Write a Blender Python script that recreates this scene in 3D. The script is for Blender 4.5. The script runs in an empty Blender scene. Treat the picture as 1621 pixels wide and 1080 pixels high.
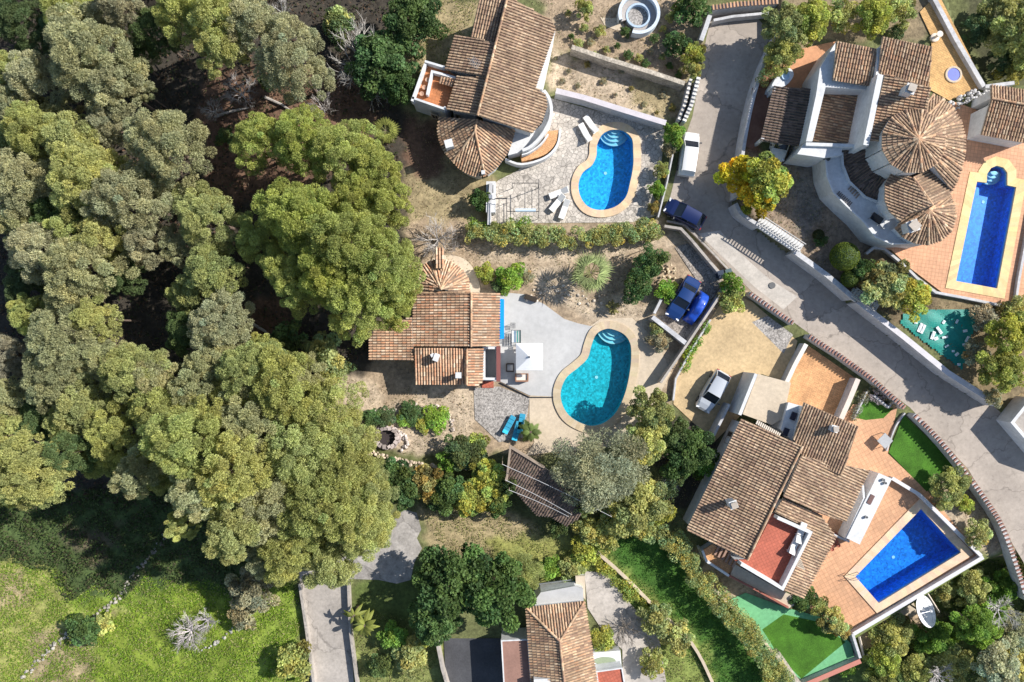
import bpy, math, random
import numpy as np
from mathutils import Vector, Matrix, geometry
random.seed(7); np.random.seed(7)
R = math.radians
S, H, CX, CY = 16.0, 67.5, 810.5, 540.0      # metres: 16 photo pixels per metre on the ground, drone height
scene = bpy.context.scene
col = scene.collection
# ---------------------------------------------------------------- camera, world, sun, exposure
cam = bpy.data.objects.new('camera', bpy.data.cameras.new('camera')); col.objects.link(cam)
cam.location = (0, 0, H); cam.rotation_euler = (0, 0, 0)
cam.data.sensor_width = 36.0; cam.data.lens = 36.0 * H / (1621 / S)
cam.data.clip_start = 0.5; cam.data.clip_end = 2000
scene.camera = cam
SUN_EL = R(38); sun_dir = Vector((math.cos(SUN_EL) * .935, math.cos(SUN_EL) * .355, math.sin(SUN_EL))).normalized()
w = bpy.data.worlds.new('World'); scene.world = w; w.use_nodes = True
nt = w.node_tree; sky = nt.nodes.new('ShaderNodeTexSky'); sky.sky_type = 'NISHITA'; sky.sun_disc = False
sky.sun_elevation = SUN_EL; sky.sun_rotation = R(69); sky.air_density = 1.0; sky.dust_density = .6
bg = nt.nodes['Background']; bg.inputs['Strength'].default_value = .108
nt.links.new(sky.outputs['Color'], bg.inputs['Color'])
sl = bpy.data.lights.new('sun', 'SUN'); sl.energy = 5.0; sl.angle = R(.5); sl.color = (1, .965, .91)
so = bpy.data.objects.new('sun', sl); col.objects.link(so); so.rotation_euler = sun_dir.to_track_quat('Z', 'Y').to_euler()
so.location = (60, 10, 60)
vs = scene.view_settings; vs.view_transform = 'Standard'; vs.look = 'None'; vs.gamma = 1; vs.use_curve_mapping = False
vs.exposure = 0.46

# ---------------------------------------------------------------- helpers
def P(px, py, z=0.0):
    k = (H - z) / H
    return Vector(((px - CX) / S * k, (CY - py) / S * k, z))
def PP(pts, z=0.0): return [P(a, b, z) for a, b in pts]
def tag(o, label=None, cat=None, group=None, kind=None):
    if label: o['label'] = label
    if cat: o['category'] = cat
    if group: o['group'] = group
    if kind: o['kind'] = kind
    return o
def thing(name, label, cat, loc=(0, 0, 0), group=None, rz=0):
    o = bpy.data.objects.new(name, None); col.objects.link(o); o.location = loc; o.rotation_euler = (0, 0, rz)
    o.empty_display_size = .3
    return tag(o, label, cat, group)
def dup(root, loc, rz=0, label=None, group=None, scale=None, color=None):
    r = root.copy(); col.objects.link(r); r.location = loc; r.rotation_euler = (0, 0, rz)
    if scale: r.scale = scale
    if label: r['label'] = label
    if group: r['group'] = group
    for ch in list(root.children):
        c = ch.copy(); col.objects.link(c); c.parent = r
        if color and ch.get('leafy'): c.color = color
        for g in list(ch.children):
            d = g.copy(); col.objects.link(d); d.parent = c
    return r
class MB:
    def __init__(s): s.v = []; s.f = []; s.c = []
    def face(s, idx, c=(1, 1, 1)): s.f.append(idx); s.c.append(c)
    def poly(s, pts, c=(1, 1, 1)):
        n = len(s.v); s.v += [tuple(p) for p in pts]; s.face(list(range(n, n + len(pts))), c)
    def sheet(s, pts, holes=(), c=(1, 1, 1)):
        loops = [[Vector(p) for p in pts]] + [[Vector(p) for p in h] for h in holes]
        flat = [p for l in loops for p in l]; n = len(s.v); s.v += [tuple(p) for p in flat]
        for t in geometry.tessellate_polygon(loops):
            a, b, d = (flat[i] for i in t)
            if (b - a).cross(d - a).z < 0: t = (t[0], t[2], t[1])
            s.face([n + i for i in t], c)
    def prism(s, pts, z0, ztops, c=(1, 1, 1), cap=True):
        if not hasattr(ztops, '__len__'): ztops = [ztops] * len(pts)
        if not hasattr(z0, '__len__'): z0 = [z0] * len(pts)
        top = [Vector((p[0], p[1], z)) for p, z in zip(pts, ztops)]
        ar = sum(top[i - 1].x * top[i].y - top[i].x * top[i - 1].y for i in range(len(top)))
        if ar < 0: top.reverse(); z0 = z0[::-1]
        n = len(s.v); m = len(top)
        s.v += [tuple(p) for p in top] + [(p.x, p.y, z) for p, z in zip(top, z0)]
        for i in range(m):
            j = (i + 1) % m; s.face([n + i, n + m + i, n + m + j, n + j], c)
        if cap:
            for t in geometry.tessellate_polygon([top]):
                a, b, d = (top[i] for i in t)
                if (b - a).cross(d - a).z < 0: t = (t[0], t[2], t[1])
                s.face([n + i for i in t], c)
    def box(s, c, size, rz=0, col=(1, 1, 1), M=None):
        x, y, z = [q / 2 for q in size]; n = len(s.v); m = Matrix.Rotation(rz, 3, 'Z')
        for dz in (-z, z):
            for dx, dy in ((-x, -y), (x, -y), (x, y), (-x, y)):
                p = m @ Vector((dx, dy, dz)) + Vector(c)
                if M is not None: p = M @ p
                s.v.append(tuple(p))
        for f in ((3, 2, 1, 0), (4, 5, 6, 7), (0, 1, 5, 4), (1, 2, 6, 5), (2, 3, 7, 6), (3, 0, 4, 7)): s.face([n + i for i in f], col)
    def tube(s, pts, rad, n=6, c=(1, 1, 1), cap=True):
        pts = [Vector(p) for p in pts]
        if not hasattr(rad, '__len__'): rad = [rad] * len(pts)
        base = len(s.v); up = Vector((0, 0, 1))
        for i, p in enumerate(pts):
            d = (pts[min(i + 1, len(pts) - 1)] - pts[max(i - 1, 0)]).normalized()
            a = d.cross(up if abs(d.z) < .9 else Vector((1, 0, 0))).normalized(); b = d.cross(a)
            for k in range(n):
                t = 2 * math.pi * k / n; s.v.append(tuple(p + (a * math.cos(t) + b * math.sin(t)) * rad[i]))
        for i in range(len(pts) - 1):
            for k in range(n):
                q = (k + 1) % n; s.face([base + i * n + k, base + i * n + q, base + (i + 1) * n + q, base + (i + 1) * n + k], c)
        if cap and n > 3:
            s.face([base + k for k in range(n)], c); s.face([base + (len(pts) - 1) * n + k for k in range(n)][::-1], c)
    def lathe(s, c, prof, n=24, col=(1, 1, 1)):
        b = len(s.v)
        for r, z in prof:
            for k in range(n):
                t = 2 * math.pi * k / n; s.v.append((c[0] + r * math.cos(t), c[1] + r * math.sin(t), c[2] + z))
        for i in range(len(prof) - 1):
            for k in range(n):
                q = (k + 1) % n; s.face([b + i * n + k, b + i * n + q, b + (i + 1) * n + q, b + (i + 1) * n + k], col)
    def strip(s, pts, wid, z0, z1, c=(1, 1, 1), closed=False):
        L, Rr = sides(pts, wid / 2, closed); n = len(pts); b = len(s.v)
        for l, r in zip(L, Rr): s.v += [(l.x, l.y, z1), (r.x, r.y, z1), (l.x, l.y, z0), (r.x, r.y, z0)]
        for i in range(n if closed else n - 1):
            a = b + 4 * i; d = b + 4 * ((i + 1) % n)
            s.face([a, a + 1, d + 1, d], c); s.face([a + 2, a, d, d + 2], c); s.face([a + 1, a + 3, d + 3, d + 1], c)
        if not closed:
            s.face([b, b + 2, b + 3, b + 1], c); e = b + 4 * (n - 1); s.face([e, e + 1, e + 3, e + 2], c)
    def build(s, name, mat, parent=None, smooth=False):
        off = Vector((0, 0, 0))
        if parent is not None: off = world_off(parent)
        me = bpy.data.meshes.new(name)
        me.from_pydata([(v[0] - off.x, v[1] - off.y, v[2] - off.z) for v in s.v], [], s.f)
        at = me.attributes.new('col', 'FLOAT_COLOR', 'FACE')
        a = np.ones((len(s.f), 4), np.float32); a[:, :3] = np.array(s.c, np.float32).reshape(-1, 3); at.data.foreach_set('color', a.ravel())
        me.materials.append(mat)
        if smooth: me.polygons.foreach_set('use_smooth', [True] * len(s.f))
        me.update(); o = bpy.data.objects.new(name, me); col.objects.link(o)
        if parent is not None: o.parent = parent
        return o
def world_off(o):
    v = Vector((0, 0, 0))
    while o is not None: v += o.location; o = o.parent
    return v
def sides(pts, h, closed=False):
    pts = [Vector((p[0], p[1])) for p in pts]; n = len(pts); L = []; Rr = []
    for i, p in enumerate(pts):
        a = pts[(i - 1) % n] if (closed or i > 0) else None; b = pts[(i + 1) % n] if (closed or i < n - 1) else None
        d1 = (p - a).normalized() if a is not None else (b - p).normalized()
        d2 = (b - p).normalized() if b is not None else d1
        n1 = Vector((-d1.y, d1.x)); n2 = Vector((-d2.y, d2.x)); m = (n1 + n2)
        m = m.normalized() if m.length > 1e-6 else n1
        k = h / max(.45, m.dot(n1)); L.append(p + m * k); Rr.append(p - m * k)
    return L, Rr
def smooth_loop(pts, k=4, closed=True):
    pts = [Vector(p) for p in pts]; n = len(pts); out = []
    rng = range(n) if closed else range(n - 1)
    for i in rng:
        if closed: p0, p1, p2, p3 = pts[i - 1], pts[i], pts[(i + 1) % n], pts[(i + 2) % n]
        else: p0, p1, p2, p3 = pts[max(i - 1, 0)], pts[i], pts[i + 1], pts[min(i + 2, n - 1)]
        for j in range(k):
            t = j / k
            out.append(.5 * ((2 * p1) + (p2 - p0) * t + (2 * p0 - 5 * p1 + 4 * p2 - p3) * t * t + (3 * p1 - p0 - 3 * p2 + p3) * t ** 3))
    if not closed: out.append(pts[-1])
    return out
def grow(pts, d):                      # outward offset of a closed 2-D loop
    ar = sum(pts[i - 1][0] * pts[i][1] - pts[i][0] * pts[i - 1][1] for i in range(len(pts)))
    L, Rr = sides(pts, abs(d), True)
    q = Rr if (ar > 0) == (d > 0) else L
    return q
def lcg(s):
    return random.Random(s)

# ---------------------------------------------------------------- materials
def new_mat(name):
    m = bpy.data.materials.new(name); m.use_nodes = True; return m, m.node_tree, m.node_tree.nodes['Principled BSDF']
def node(nt, t, **k):
    n = nt.nodes.new(t)
    for a, b in k.items(): setattr(n, a, b)
    return n
def ramp(nt, fac, stops):
    r = node(nt, 'ShaderNodeValToRGB'); nt.links.new(fac, r.inputs[0]); e = r.color_ramp.elements
    while len(e) < len(stops): e.new(.5)
    for i, (p, c) in enumerate(stops): e[i].position = p; e[i].color = (c, c, c, 1) if not hasattr(c, '__len__') else (*c, 1)
    return r.outputs[0]
def mul(nt, a, b, f=1.0, mode='MULTIPLY'):
    m = node(nt, 'ShaderNodeMix', data_type='RGBA', blend_type=mode); m.inputs[0].default_value = f
    for i, q in ((6, a), (7, b)):
        if hasattr(q, 'is_linked'): nt.links.new(q, m.inputs[i])
        else: m.inputs[i].default_value = (*q, 1)
    return m.outputs[2]
def noise(nt, co, sc, det=4, rough=.6):
    n = node(nt, 'ShaderNodeTexNoise'); n.inputs['Scale'].default_value = sc; n.inputs['Detail'].default_value = det
    n.inputs['Roughness'].default_value = rough; nt.links.new(co, n.inputs['Vector']); return n.outputs['Fac']
def coords(nt, rz=0):
    g = node(nt, 'ShaderNodeNewGeometry'); o = g.outputs['Position']
    if rz:
        m = node(nt, 'ShaderNodeMapping'); m.inputs['Rotation'].default_value = (0, 0, rz); nt.links.new(o, m.inputs[0]); o = m.outputs[0]
    return o
def mat(name, c, rough=.8, lo=.75, hi=1.2, sc=.6, lo2=.85, hi2=1.12, sc2=6, attr=True, bump=.3, bsc=12, metal=0, spec=.3, pattern=None, rz=0):
    m, nt, b = new_mat(name); co = coords(nt, rz)
    x = ramp(nt, noise(nt, co, sc), [(.3, lo), (.7, hi)]); y = ramp(nt, noise(nt, co, sc2, 3, .7), [(.3, lo2), (.7, hi2)])
    cc = mul(nt, mul(nt, c, x), y)
    if attr:
        a = node(nt, 'ShaderNodeAttribute', attribute_name='col'); cc = mul(nt, cc, a.outputs['Color'])
    hgt = noise(nt, co, bsc)
    if pattern == 'crazy':                # irregular flagstones
        v = node(nt, 'ShaderNodeTexVoronoi', feature='DISTANCE_TO_EDGE'); v.inputs['Scale'].default_value = 2.5; nt.links.new(co, v.inputs['Vector'])
        v2 = node(nt, 'ShaderNodeTexVoronoi'); v2.inputs['Scale'].default_value = 2.5; nt.links.new(co, v2.inputs['Vector'])
        cc = mul(nt, cc, ramp(nt, v.outputs['Distance'], [(.02, .5), (.07, 1.0)]))
        cc = mul(nt, cc, ramp(nt, v2.outputs['Color'], [(.1, .8), (.9, 1.15)]))
    if pattern and pattern[0] == 'tiles':
        t = node(nt, 'ShaderNodeTexBrick'); t.inputs['Scale'].default_value = 1; t.offset = pattern[3] if len(pattern) > 3 else 0
        t.inputs['Color1'].default_value = (1.07, 1.05, 1.04, 1); t.inputs['Color2'].default_value = (.90, .91, .92, 1); t.inputs['Mortar'].default_value = (.72, .7, .68, 1)
        t.inputs['Brick Width'].default_value = pattern[1]; t.inputs['Row Height'].default_value = pattern[2]; t.inputs['Mortar Size'].default_value = .02
        nt.links.new(co, t.inputs['Vector']); cc = mul(nt, cc, t.outputs['Color'])
    if pattern == 'gravel':
        v = node(nt, 'ShaderNodeTexVoronoi'); v.inputs['Scale'].default_value = 9; nt.links.new(co, v.inputs['Vector'])
        cc = mul(nt, cc, ramp(nt, v.outputs['Color'], [(.15, .55), (.85, 1.4)]))
    if pattern == 'road':                 # meandering cracks, tar repairs and stains
        wn = node(nt, 'ShaderNodeTexNoise'); wn.inputs['Scale'].default_value = .8; wn.inputs['Detail'].default_value = 3; nt.links.new(co, wn.inputs['Vector'])
        wv = node(nt, 'ShaderNodeVectorMath', operation='MULTIPLY_ADD'); nt.links.new(wn.outputs['Color'], wv.inputs[0]); wv.inputs[1].default_value = (2.4, 2.4, 0); nt.links.new(co, wv.inputs[2])
        v = node(nt, 'ShaderNodeTexVoronoi', feature='DISTANCE_TO_EDGE'); v.inputs['Scale'].default_value = .16; nt.links.new(wv.outputs[0], v.inputs['Vector'])
        cc = mul(nt, cc, ramp(nt, v.outputs['Distance'], [(.003, .7), (.012, 1.0)]))
        v2 = node(nt, 'ShaderNodeTexVoronoi'); v2.inputs['Scale'].default_value = .16; nt.links.new(wv.outputs[0], v2.inputs['Vector'])
        cc = mul(nt, cc, ramp(nt, v2.outputs['Color'], [(.1, .88), (.9, 1.1)]))
        cc = mul(nt, cc, ramp(nt, noise(nt, co, 1.4, 5, .75), [(.30, .72), (.45, 1.0)]))
    nt.links.new(cc, b.inputs['Base Color']); b.inputs['Roughness'].default_value = rough
    b.inputs['Metallic'].default_value = metal; b.inputs['Specular IOR Level'].default_value = spec
    if bump:
        bp = node(nt, 'ShaderNodeBump'); bp.inputs['Strength'].default_value = bump; bp.inputs['Distance'].default_value = .05
        nt.links.new(hgt, bp.inputs['Height']); nt.links.new(bp.outputs[0], b.inputs['Normal'])
    return m
M = {}
M['tile'] = mat('clay_tile', (1, 1, 1), .85, .7, 1.2, .45, .7, 1.25, 5)
M['white'] = mat('white_render', (.69, .69, .685), .8, .86, 1.05, .7, .84, 1.06, 3, bump=.15)
M['whitewall'] = mat('weathered_white_wall', (.54, .53, .53), .85, .8, 1.1, .8, .8, 1.12, 4, bump=.2)
M['plain'] = mat('painted', (1, 1, 1), .55, .9, 1.06, 1, .93, 1.05, 8, bump=.05)
M['stone'] = mat('rubble_stone', (.46, .40, .32), .9, .7, 1.2, 1.2, .55, 1.4, 5, bump=.9, bsc=7)
M['concrete'] = mat('concrete', (.43, .385, .34), .85, .8, 1.1, .35, .82, 1.1, 3, bump=.15, pattern='road')
M['paleterrace'] = mat('pale_terrace', (.50, .49, .475), .75, .86, 1.06, .3, .9, 1.05, 1.6, bump=.08)
M['sandconc'] = mat('sandy_concrete', (.56, .46, .34), .85, .86, 1.1, .35, .88, 1.1, 3, bump=.15)
M['road'] = mat('road_surface', (.41, .35, .295), .9, .8, 1.1, .22, .88, 1.08, 2.2, bump=.3, bsc=20, pattern='road')
M['crazy'] = mat('crazy_paving', (.56, .50, .43), .85, .85, 1.1, .5, .85, 1.1, 4, pattern='crazy')
M['salmonB'] = mat('salmon_paving', (.66, .36, .21), .8, .82, 1.1, .25, .9, 1.1, 3, pattern=('tiles', .35, .35), rz=R(8))
M['salmonD'] = mat('salmon_paving_square', (.62, .345, .195), .8, .82, 1.1, .25, .9, 1.1, 3, pattern=('tiles', .4, .4), rz=R(-28))
M['orange'] = mat('orange_brick', (.66, .36, .17), .8, .75, 1.15, .5, .8, 1.15, 4, pattern=('tiles', .3, .15, .5), rz=R(-28))
M['redtile'] = mat('red_tile', (.46, .13, .08), .7, .85, 1.1, .5, .9, 1.08, 3, pattern=('tiles', .3, .3), rz=R(-25))
M['terracotta'] = mat('terracotta_floor', (.52, .20, .08), .7, .85, 1.1, .5, .9, 1.08, 3, pattern=('tiles', .3, .3), rz=R(14))
M['tan'] = mat('tan_paving', (.66, .40, .16), .8, .7, 1.15, .4, .8, 1.15, 3, pattern=('tiles', .4, .2, .5), rz=R(30))
M['sand'] = mat('sandy_yard', (.56, .41, .23), .95, .78, 1.15, .3, .8, 1.15, 3.5, bump=.5)
M['gravel'] = mat('grey_gravel', (.36, .33, .30), .95, .8, 1.1, .5, .8, 1.2, 7, pattern='gravel', bump=.6)
M['darkgravel'] = mat('parking_gravel', (.30, .26, .22), .95, .7, 1.2, .5, .7, 1.25, 6, pattern='gravel', bump=.6)
M['asphalt'] = mat('asphalt', (.07, .07, .075), .9, .8, 1.2, .5, .85, 1.15, 6)
M['turf'] = mat('clipped_lawn', (.06, .16, .015), .95, .6, 1.35, .5, .7, 1.3, 9, bump=.8, bsc=20)
M['astro'] = mat('green_matting', (.16, .42, .20), .85, .88, 1.1, .4, .85, 1.1, 3, bump=.2)
M['metal'] = mat('grey_metal', (.42, .43, .45), .4, metal=.6, bump=0)
M['dark'] = mat('dark_metal', (.03, .03, .035), .5, bump=0)
M['wood'] = mat('weathered_wood', (.40, .31, .22), .8, .75, 1.2, 1, .8, 1.2, 8)
M['bark'] = mat('bark', (.15, .11, .085), .95, .7, 1.3, 2, .7, 1.3, 9, bump=.8)
M['deadwood'] = mat('bare_branches', (.38, .34, .30), .9, .75, 1.2, 2, .8, 1.2, 9, bump=.3)
M['fabric'] = mat('fabric', (1, 1, 1), .9, .95, 1.03, 1, .95, 1.04, 8, bump=.1)
M['rubber'] = mat('tyre_rubber', (.02, .02, .02), .8, bump=0)
def glass_mat():
    m, nt, b = new_mat('dark_glass'); b.inputs['Base Color'].default_value = (.015, .02, .03, 1); b.inputs['Roughness'].default_value = .08; b.inputs['Specular IOR Level'].default_value = .6; return m
M['glass'] = glass_mat()
def paint(name, c, metal=0.0):
    m, nt, b = new_mat(name); b.inputs['Base Color'].default_value = (*c, 1); b.inputs['Roughness'].default_value = .28; b.inputs['Metallic'].default_value = metal
    b.inputs['Coat Weight'].default_value = .8; b.inputs['Coat Roughness'].default_value = .08; return m
M['carwhite'] = paint('white_car_paint', (.74, .73, .70)); M['carsilver'] = paint('silver_car_paint', (.62, .64, .66), .35)
M['carblue'] = paint('blue_car_paint', (.012, .045, .17), .2); M['carnavy'] = paint('navy_car_paint', (.008, .018, .085), .2)
def caustic_mosaic(name, c, sp=.25):  # tile tones whose fleck contrast also paints in caustic light
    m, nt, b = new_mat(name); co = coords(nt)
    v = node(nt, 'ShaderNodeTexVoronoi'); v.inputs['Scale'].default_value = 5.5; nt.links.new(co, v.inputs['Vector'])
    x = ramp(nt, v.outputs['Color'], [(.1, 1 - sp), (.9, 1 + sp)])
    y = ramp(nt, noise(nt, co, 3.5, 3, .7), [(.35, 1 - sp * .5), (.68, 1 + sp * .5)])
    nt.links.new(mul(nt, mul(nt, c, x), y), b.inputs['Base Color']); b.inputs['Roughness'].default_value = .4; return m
def water_mat(name, tint):
    m = bpy.data.materials.new(name); m.use_nodes = True; nt = m.node_tree; nt.nodes.clear()
    out = node(nt, 'ShaderNodeOutputMaterial'); mx = node(nt, 'ShaderNodeMixShader'); tr = node(nt, 'ShaderNodeBsdfTransparent'); gl = node(nt, 'ShaderNodeBsdfGlossy')
    tr.inputs[0].default_value = (*tint, 1); gl.inputs['Roughness'].default_value = .03; co = coords(nt)
    bp = node(nt, 'ShaderNodeBump'); bp.inputs['Strength'].default_value = .35; bp.inputs['Distance'].default_value = .04
    nt.links.new(noise(nt, co, 2.6, 3, .6), bp.inputs['Height']); nt.links.new(bp.outputs[0], gl.inputs['Normal'])
    fr = node(nt, 'ShaderNodeLayerWeight'); fr.inputs[0].default_value = .5; nt.links.new(bp.outputs[0], fr.inputs['Normal'])
    pw = node(nt, 'ShaderNodeMath', operation='POWER'); nt.links.new(fr.outputs['Facing'], pw.inputs[0]); pw.inputs[1].default_value = 5
    ma = node(nt, 'ShaderNodeMath', operation='MULTIPLY_ADD'); nt.links.new(pw.outputs[0], ma.inputs[0]); ma.inputs[1].default_value = .97; ma.inputs[2].default_value = .025
    nt.links.new(ma.outputs[0], mx.inputs[0]); nt.links.new(tr.outputs[0], mx.inputs[1]); nt.links.new(gl.outputs[0], mx.inputs[2]); nt.links.new(mx.outputs[0], out.inputs[0])
    return m
def leaf_mat(name, transl=.42):
    m = bpy.data.materials.new(name); m.use_nodes = True; nt = m.node_tree; b = nt.nodes['Principled BSDF']; out = nt.nodes['Material Output']
    oi = node(nt, 'ShaderNodeObjectInfo'); a = node(nt, 'ShaderNodeAttribute', attribute_name='col')
    c = mul(nt, a.outputs['Color'], oi.outputs['Color']); nt.links.new(c, b.inputs['Base Color']); b.inputs['Roughness'].default_value = .6; b.inputs['Specular IOR Level'].default_value = .25
    t = node(nt, 'ShaderNodeBsdfTranslucent'); nt.links.new(c, t.inputs[0]); mx = node(nt, 'ShaderNodeMixShader'); mx.inputs[0].default_value = transl
    nt.links.new(b.outputs[0], mx.inputs[1]); nt.links.new(t.outputs[0], mx.inputs[2]); nt.links.new(mx.outputs[0], out.inputs[0]); return m
M['leaf'] = leaf_mat('foliage')
# ---------------------------------------------------------------- terrain
ZB = 1.5                                             # level of the raised upper right plot
PLOT_B = [(1232,46),(1208,110),(1178,235),(1168,326),(1200,352),(1262,400),(1350,472),(1500,592),(1578,642),(1760,560),(1760,-80),(1232,-80)]
POOLS = dict(
 kidney_top=dict(z=.0, pts=[(973,206),(987,208),(1000,220),(1002,240),(1002,263),(997,290),(990,313),(973,328),(950,333),(930,327),(918,310),(916,290),(923,273),(937,262),(944,247),(945,230),(952,215),(962,208)], curve=True),
 kidney_mid=dict(z=.0, pts=[(968,521),(987,529),(997,543),(999,562),(997,587),(990,620),(977,650),(960,667),(940,674),(920,670),(900,657),(889,637),(888,617),(897,597),(915,582),(930,567),(936,547),(943,530),(955,522)], curve=True),
 rect=dict(z=ZB, pts=[(1545,288),(1560,290),(1561,276),(1567,267),(1576,263),(1587,266),(1593,274),(1593,294),(1607,297),(1577,457),(1512,445)], curve=False),
 trap=dict(z=.0, pts=[(1457,805),(1520,874),(1390,954),(1353,912)], curve=False))
for k, d in POOLS.items():
    w_ = [P(a, b, d['z']).xy for a, b in d['pts']]
    if d['curve']: w_ = smooth_loop(w_, 4)
    ar = sum(w_[i - 1].x * w_[i].y - w_[i].x * w_[i - 1].y for i in range(len(w_)))
    if ar < 0: w_ = w_[::-1]
    d['w'] = w_
def inpoly(X, Y, poly):
    ins = np.zeros(X.shape, bool); n = len(poly); j = n - 1
    for i in range(n):
        xi, yi = poly[i][0], poly[i][1]; xj, yj = poly[j][0], poly[j][1]
        ins ^= ((yi > Y) != (yj > Y)) & (X < (xj - xi) * (Y - yi) / (yj - yi + 1e-12) + xi); j = i
    return ins
def sst(x): x = np.clip(x, 0, 1); return x * x * (3 - 2 * x)
PB_W = [P(a, b, ZB) for a, b in PLOT_B]
LOW_W = [P(a, b, ZB) for a, b in [(1478,-80),(1520,62),(1561,139),(1585,139),(1614,133),(1770,140),(1770,-80)]]
DA, DB = P(1352, 1010), P(1557, 884)                  # outer edge of the lower right pool deck
dn = Vector((-(DB - DA).y, (DB - DA).x)).normalized(); dn = -dn if dn.dot(Vector((1, -1))) < 0 else dn
def hgt(X, Y):
    X = np.asarray(X, float); Y = np.asarray(Y, float); px = X * S + CX; py = CY - Y * S
    h = -1.6 * sst((462 - px) / 400.0) * sst((py - 0) / 1.0)
    wild = sst((455 - px) / 60) * (1 - .0 * px)
    h = h + wild * (.16 * np.sin(X * .31 + 2.3 * np.sin(Y * .23)) * np.cos(Y * .27 + 1.7 * np.sin(X * .19)) + .04 * np.sin(X * 1.1 + 2 * np.sin(Y * .9)))
    d = (X - DA.x) * dn.x + (Y - DA.y) * dn.y
    m = sst(d / 1.5) * sst((py - 868) / 40)
    h = h - 2.8 * m + .2 * m * np.sin(X * .9) * np.cos(Y * .8)
    ib = inpoly(X, Y, PB_W); h = np.where(ib, ZB, h); h = np.where(inpoly(X, Y, LOW_W), -1.0, h)
    for d_ in POOLS.values(): h = np.where(inpoly(X, Y, grow(d_['w'], .28)), d_['z'] - 3.2, h)
    return h
def gz(px, py):
    z = 0.0
    for _ in range(4): p = P(px, py, z); z = float(hgt(np.array([p.x]), np.array([p.y]))[0])
    if z < -2.9: z = 0
    return z
def G(px, py, dz=0.0):
    z = gz(px, py); return P(px, py, z + dz) if dz == 0 else P(px, py, z + dz)
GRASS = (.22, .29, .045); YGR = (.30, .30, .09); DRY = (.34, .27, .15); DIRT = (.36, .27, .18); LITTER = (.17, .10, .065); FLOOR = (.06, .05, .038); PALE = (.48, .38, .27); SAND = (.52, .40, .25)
ZONES = [([(-900,-900),(2600,-900),(2600,2000),(-900,2000)], (.14,.15,.06)),
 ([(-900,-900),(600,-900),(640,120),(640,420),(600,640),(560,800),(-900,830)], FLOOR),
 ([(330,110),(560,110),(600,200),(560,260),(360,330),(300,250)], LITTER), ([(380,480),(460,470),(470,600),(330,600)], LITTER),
 ([(-900,800),(280,790),(420,870),(470,930),(480,1500),(-900,1500)], GRASS),
 ([(-50,880),(70,890),(110,960),(80,1080),(-50,1100)], YGR), ([(40,1010),(200,960),(250,1080),(60,1120)], DRY), ([(0,905),(40,900),(50,960),(0,970)], DRY),
 ([(150,990),(330,920),(420,1000),(380,1100),(150,1100)], (.22,.28,.04)), ([(-50,790),(260,770),(330,800),(420,870),(400,950),(300,925),(200,940),(130,960),(90,900),(-50,870)], (.075,.11,.035)), ([(90,840),(200,830),(150,900)], (.12,.10,.06)),  # large dark band: tree shade painted in along with dark ditch growth
 ([(600,60),(740,40),(700,120),(640,120)], DRY), ([(670,0),(760,0),(740,60),(680,60)], DRY), ([(830,-60),(1000,-60),(1110,-40),(1110,110),(1085,130),(880,75)], DIRT),
 ([(870,78),(1085,128),(1095,150),(1075,195),(868,145)], PALE), ([(870,78),(970,100),(960,170),(868,145)], PALE), ([(1000,120),(1080,130),(1075,190),(1000,170)], DRY),
 ([(640,180),(700,180),(780,290),(770,350),(640,350)], DRY), ([(640,180),(700,200),(700,290),(640,270)], LITTER),
 ([(640,350),(1060,350),(1100,380),(1200,460),(1100,560),(1060,640),(900,720),(640,720),(560,640),(590,560),(650,400)], DIRT),
 ([(740,385),(1040,370),(1075,390),(940,410),(760,415)], PALE), ([(820,420),(900,420),(930,500),(870,480)], PALE), ([(900,470),(1060,480),(1040,520),(930,510)], PALE),
 ([(520,595),(750,615),(755,660),(740,700),(640,730),(560,700),(520,640)], PALE), ([(600,600),(660,600),(660,640),(600,640)], DIRT),
 ([(995,510),(1060,520),(1060,600),(1020,660),(990,690),(1000,600)], PALE),
 ([(560,700),(820,740),(840,830),(640,800),(560,760)], (.10,.11,.04)), ([(660,800),(820,810),(860,850),(840,900),(690,880)], DRY),
 ([(760,850),(900,850),(930,900),(860,925),(800,900)], (.27,.27,.08)), ([(555,930),(700,880),(700,1100),(560,1100)], (.10,.13,.035)),
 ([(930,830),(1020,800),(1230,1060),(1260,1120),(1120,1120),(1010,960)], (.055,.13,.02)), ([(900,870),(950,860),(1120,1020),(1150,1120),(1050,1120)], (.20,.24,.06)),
 ([(560,1000),(700,980),(700,1100),(570,1100)], (.20,.22,.07)),
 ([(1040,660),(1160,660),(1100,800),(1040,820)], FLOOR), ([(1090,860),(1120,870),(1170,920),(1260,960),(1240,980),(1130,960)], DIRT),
 ([(1468,760),(1520,720),(1600,860),(1621,900),(1560,880)], DIRT), ([(1480,800),(1530,790),(1560,860),(1530,870)], PALE),
 ([(1340,1010),(1560,880),(1900,870),(1900,1500),(1250,1500)], (.15,.19,.05)), ([(1400,985),(1470,945),(1500,975),(1430,1010)], DIRT),
 ([(1228,-80),(1480,-80),(1470,60),(1380,60),(1300,70),(1250,90),(1215,115)], (.26,.20,.12)), ([(1190,90),(1240,110),(1200,240),(1175,240)], (.27,.13,.08)),
 ([(1250,240),(1330,330),(1400,390),(1330,470),(1170,330),(1180,240)], (.28,.21,.15)), ([(1260,250),(1300,260),(1300,350),(1260,380)], (.22,.19,.16)),
 ([(1330,420),(1400,390),(1500,470),(1480,560),(1340,460)], (.16,.12,.07)), ([(1480,470),(1760,470),(1760,620),(1578,642),(1500,590)], (.24,.18,.10)), ([(1500,-80),(1760,-80),(1760,140),(1560,130)], (.08,.08,.04))]
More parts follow.
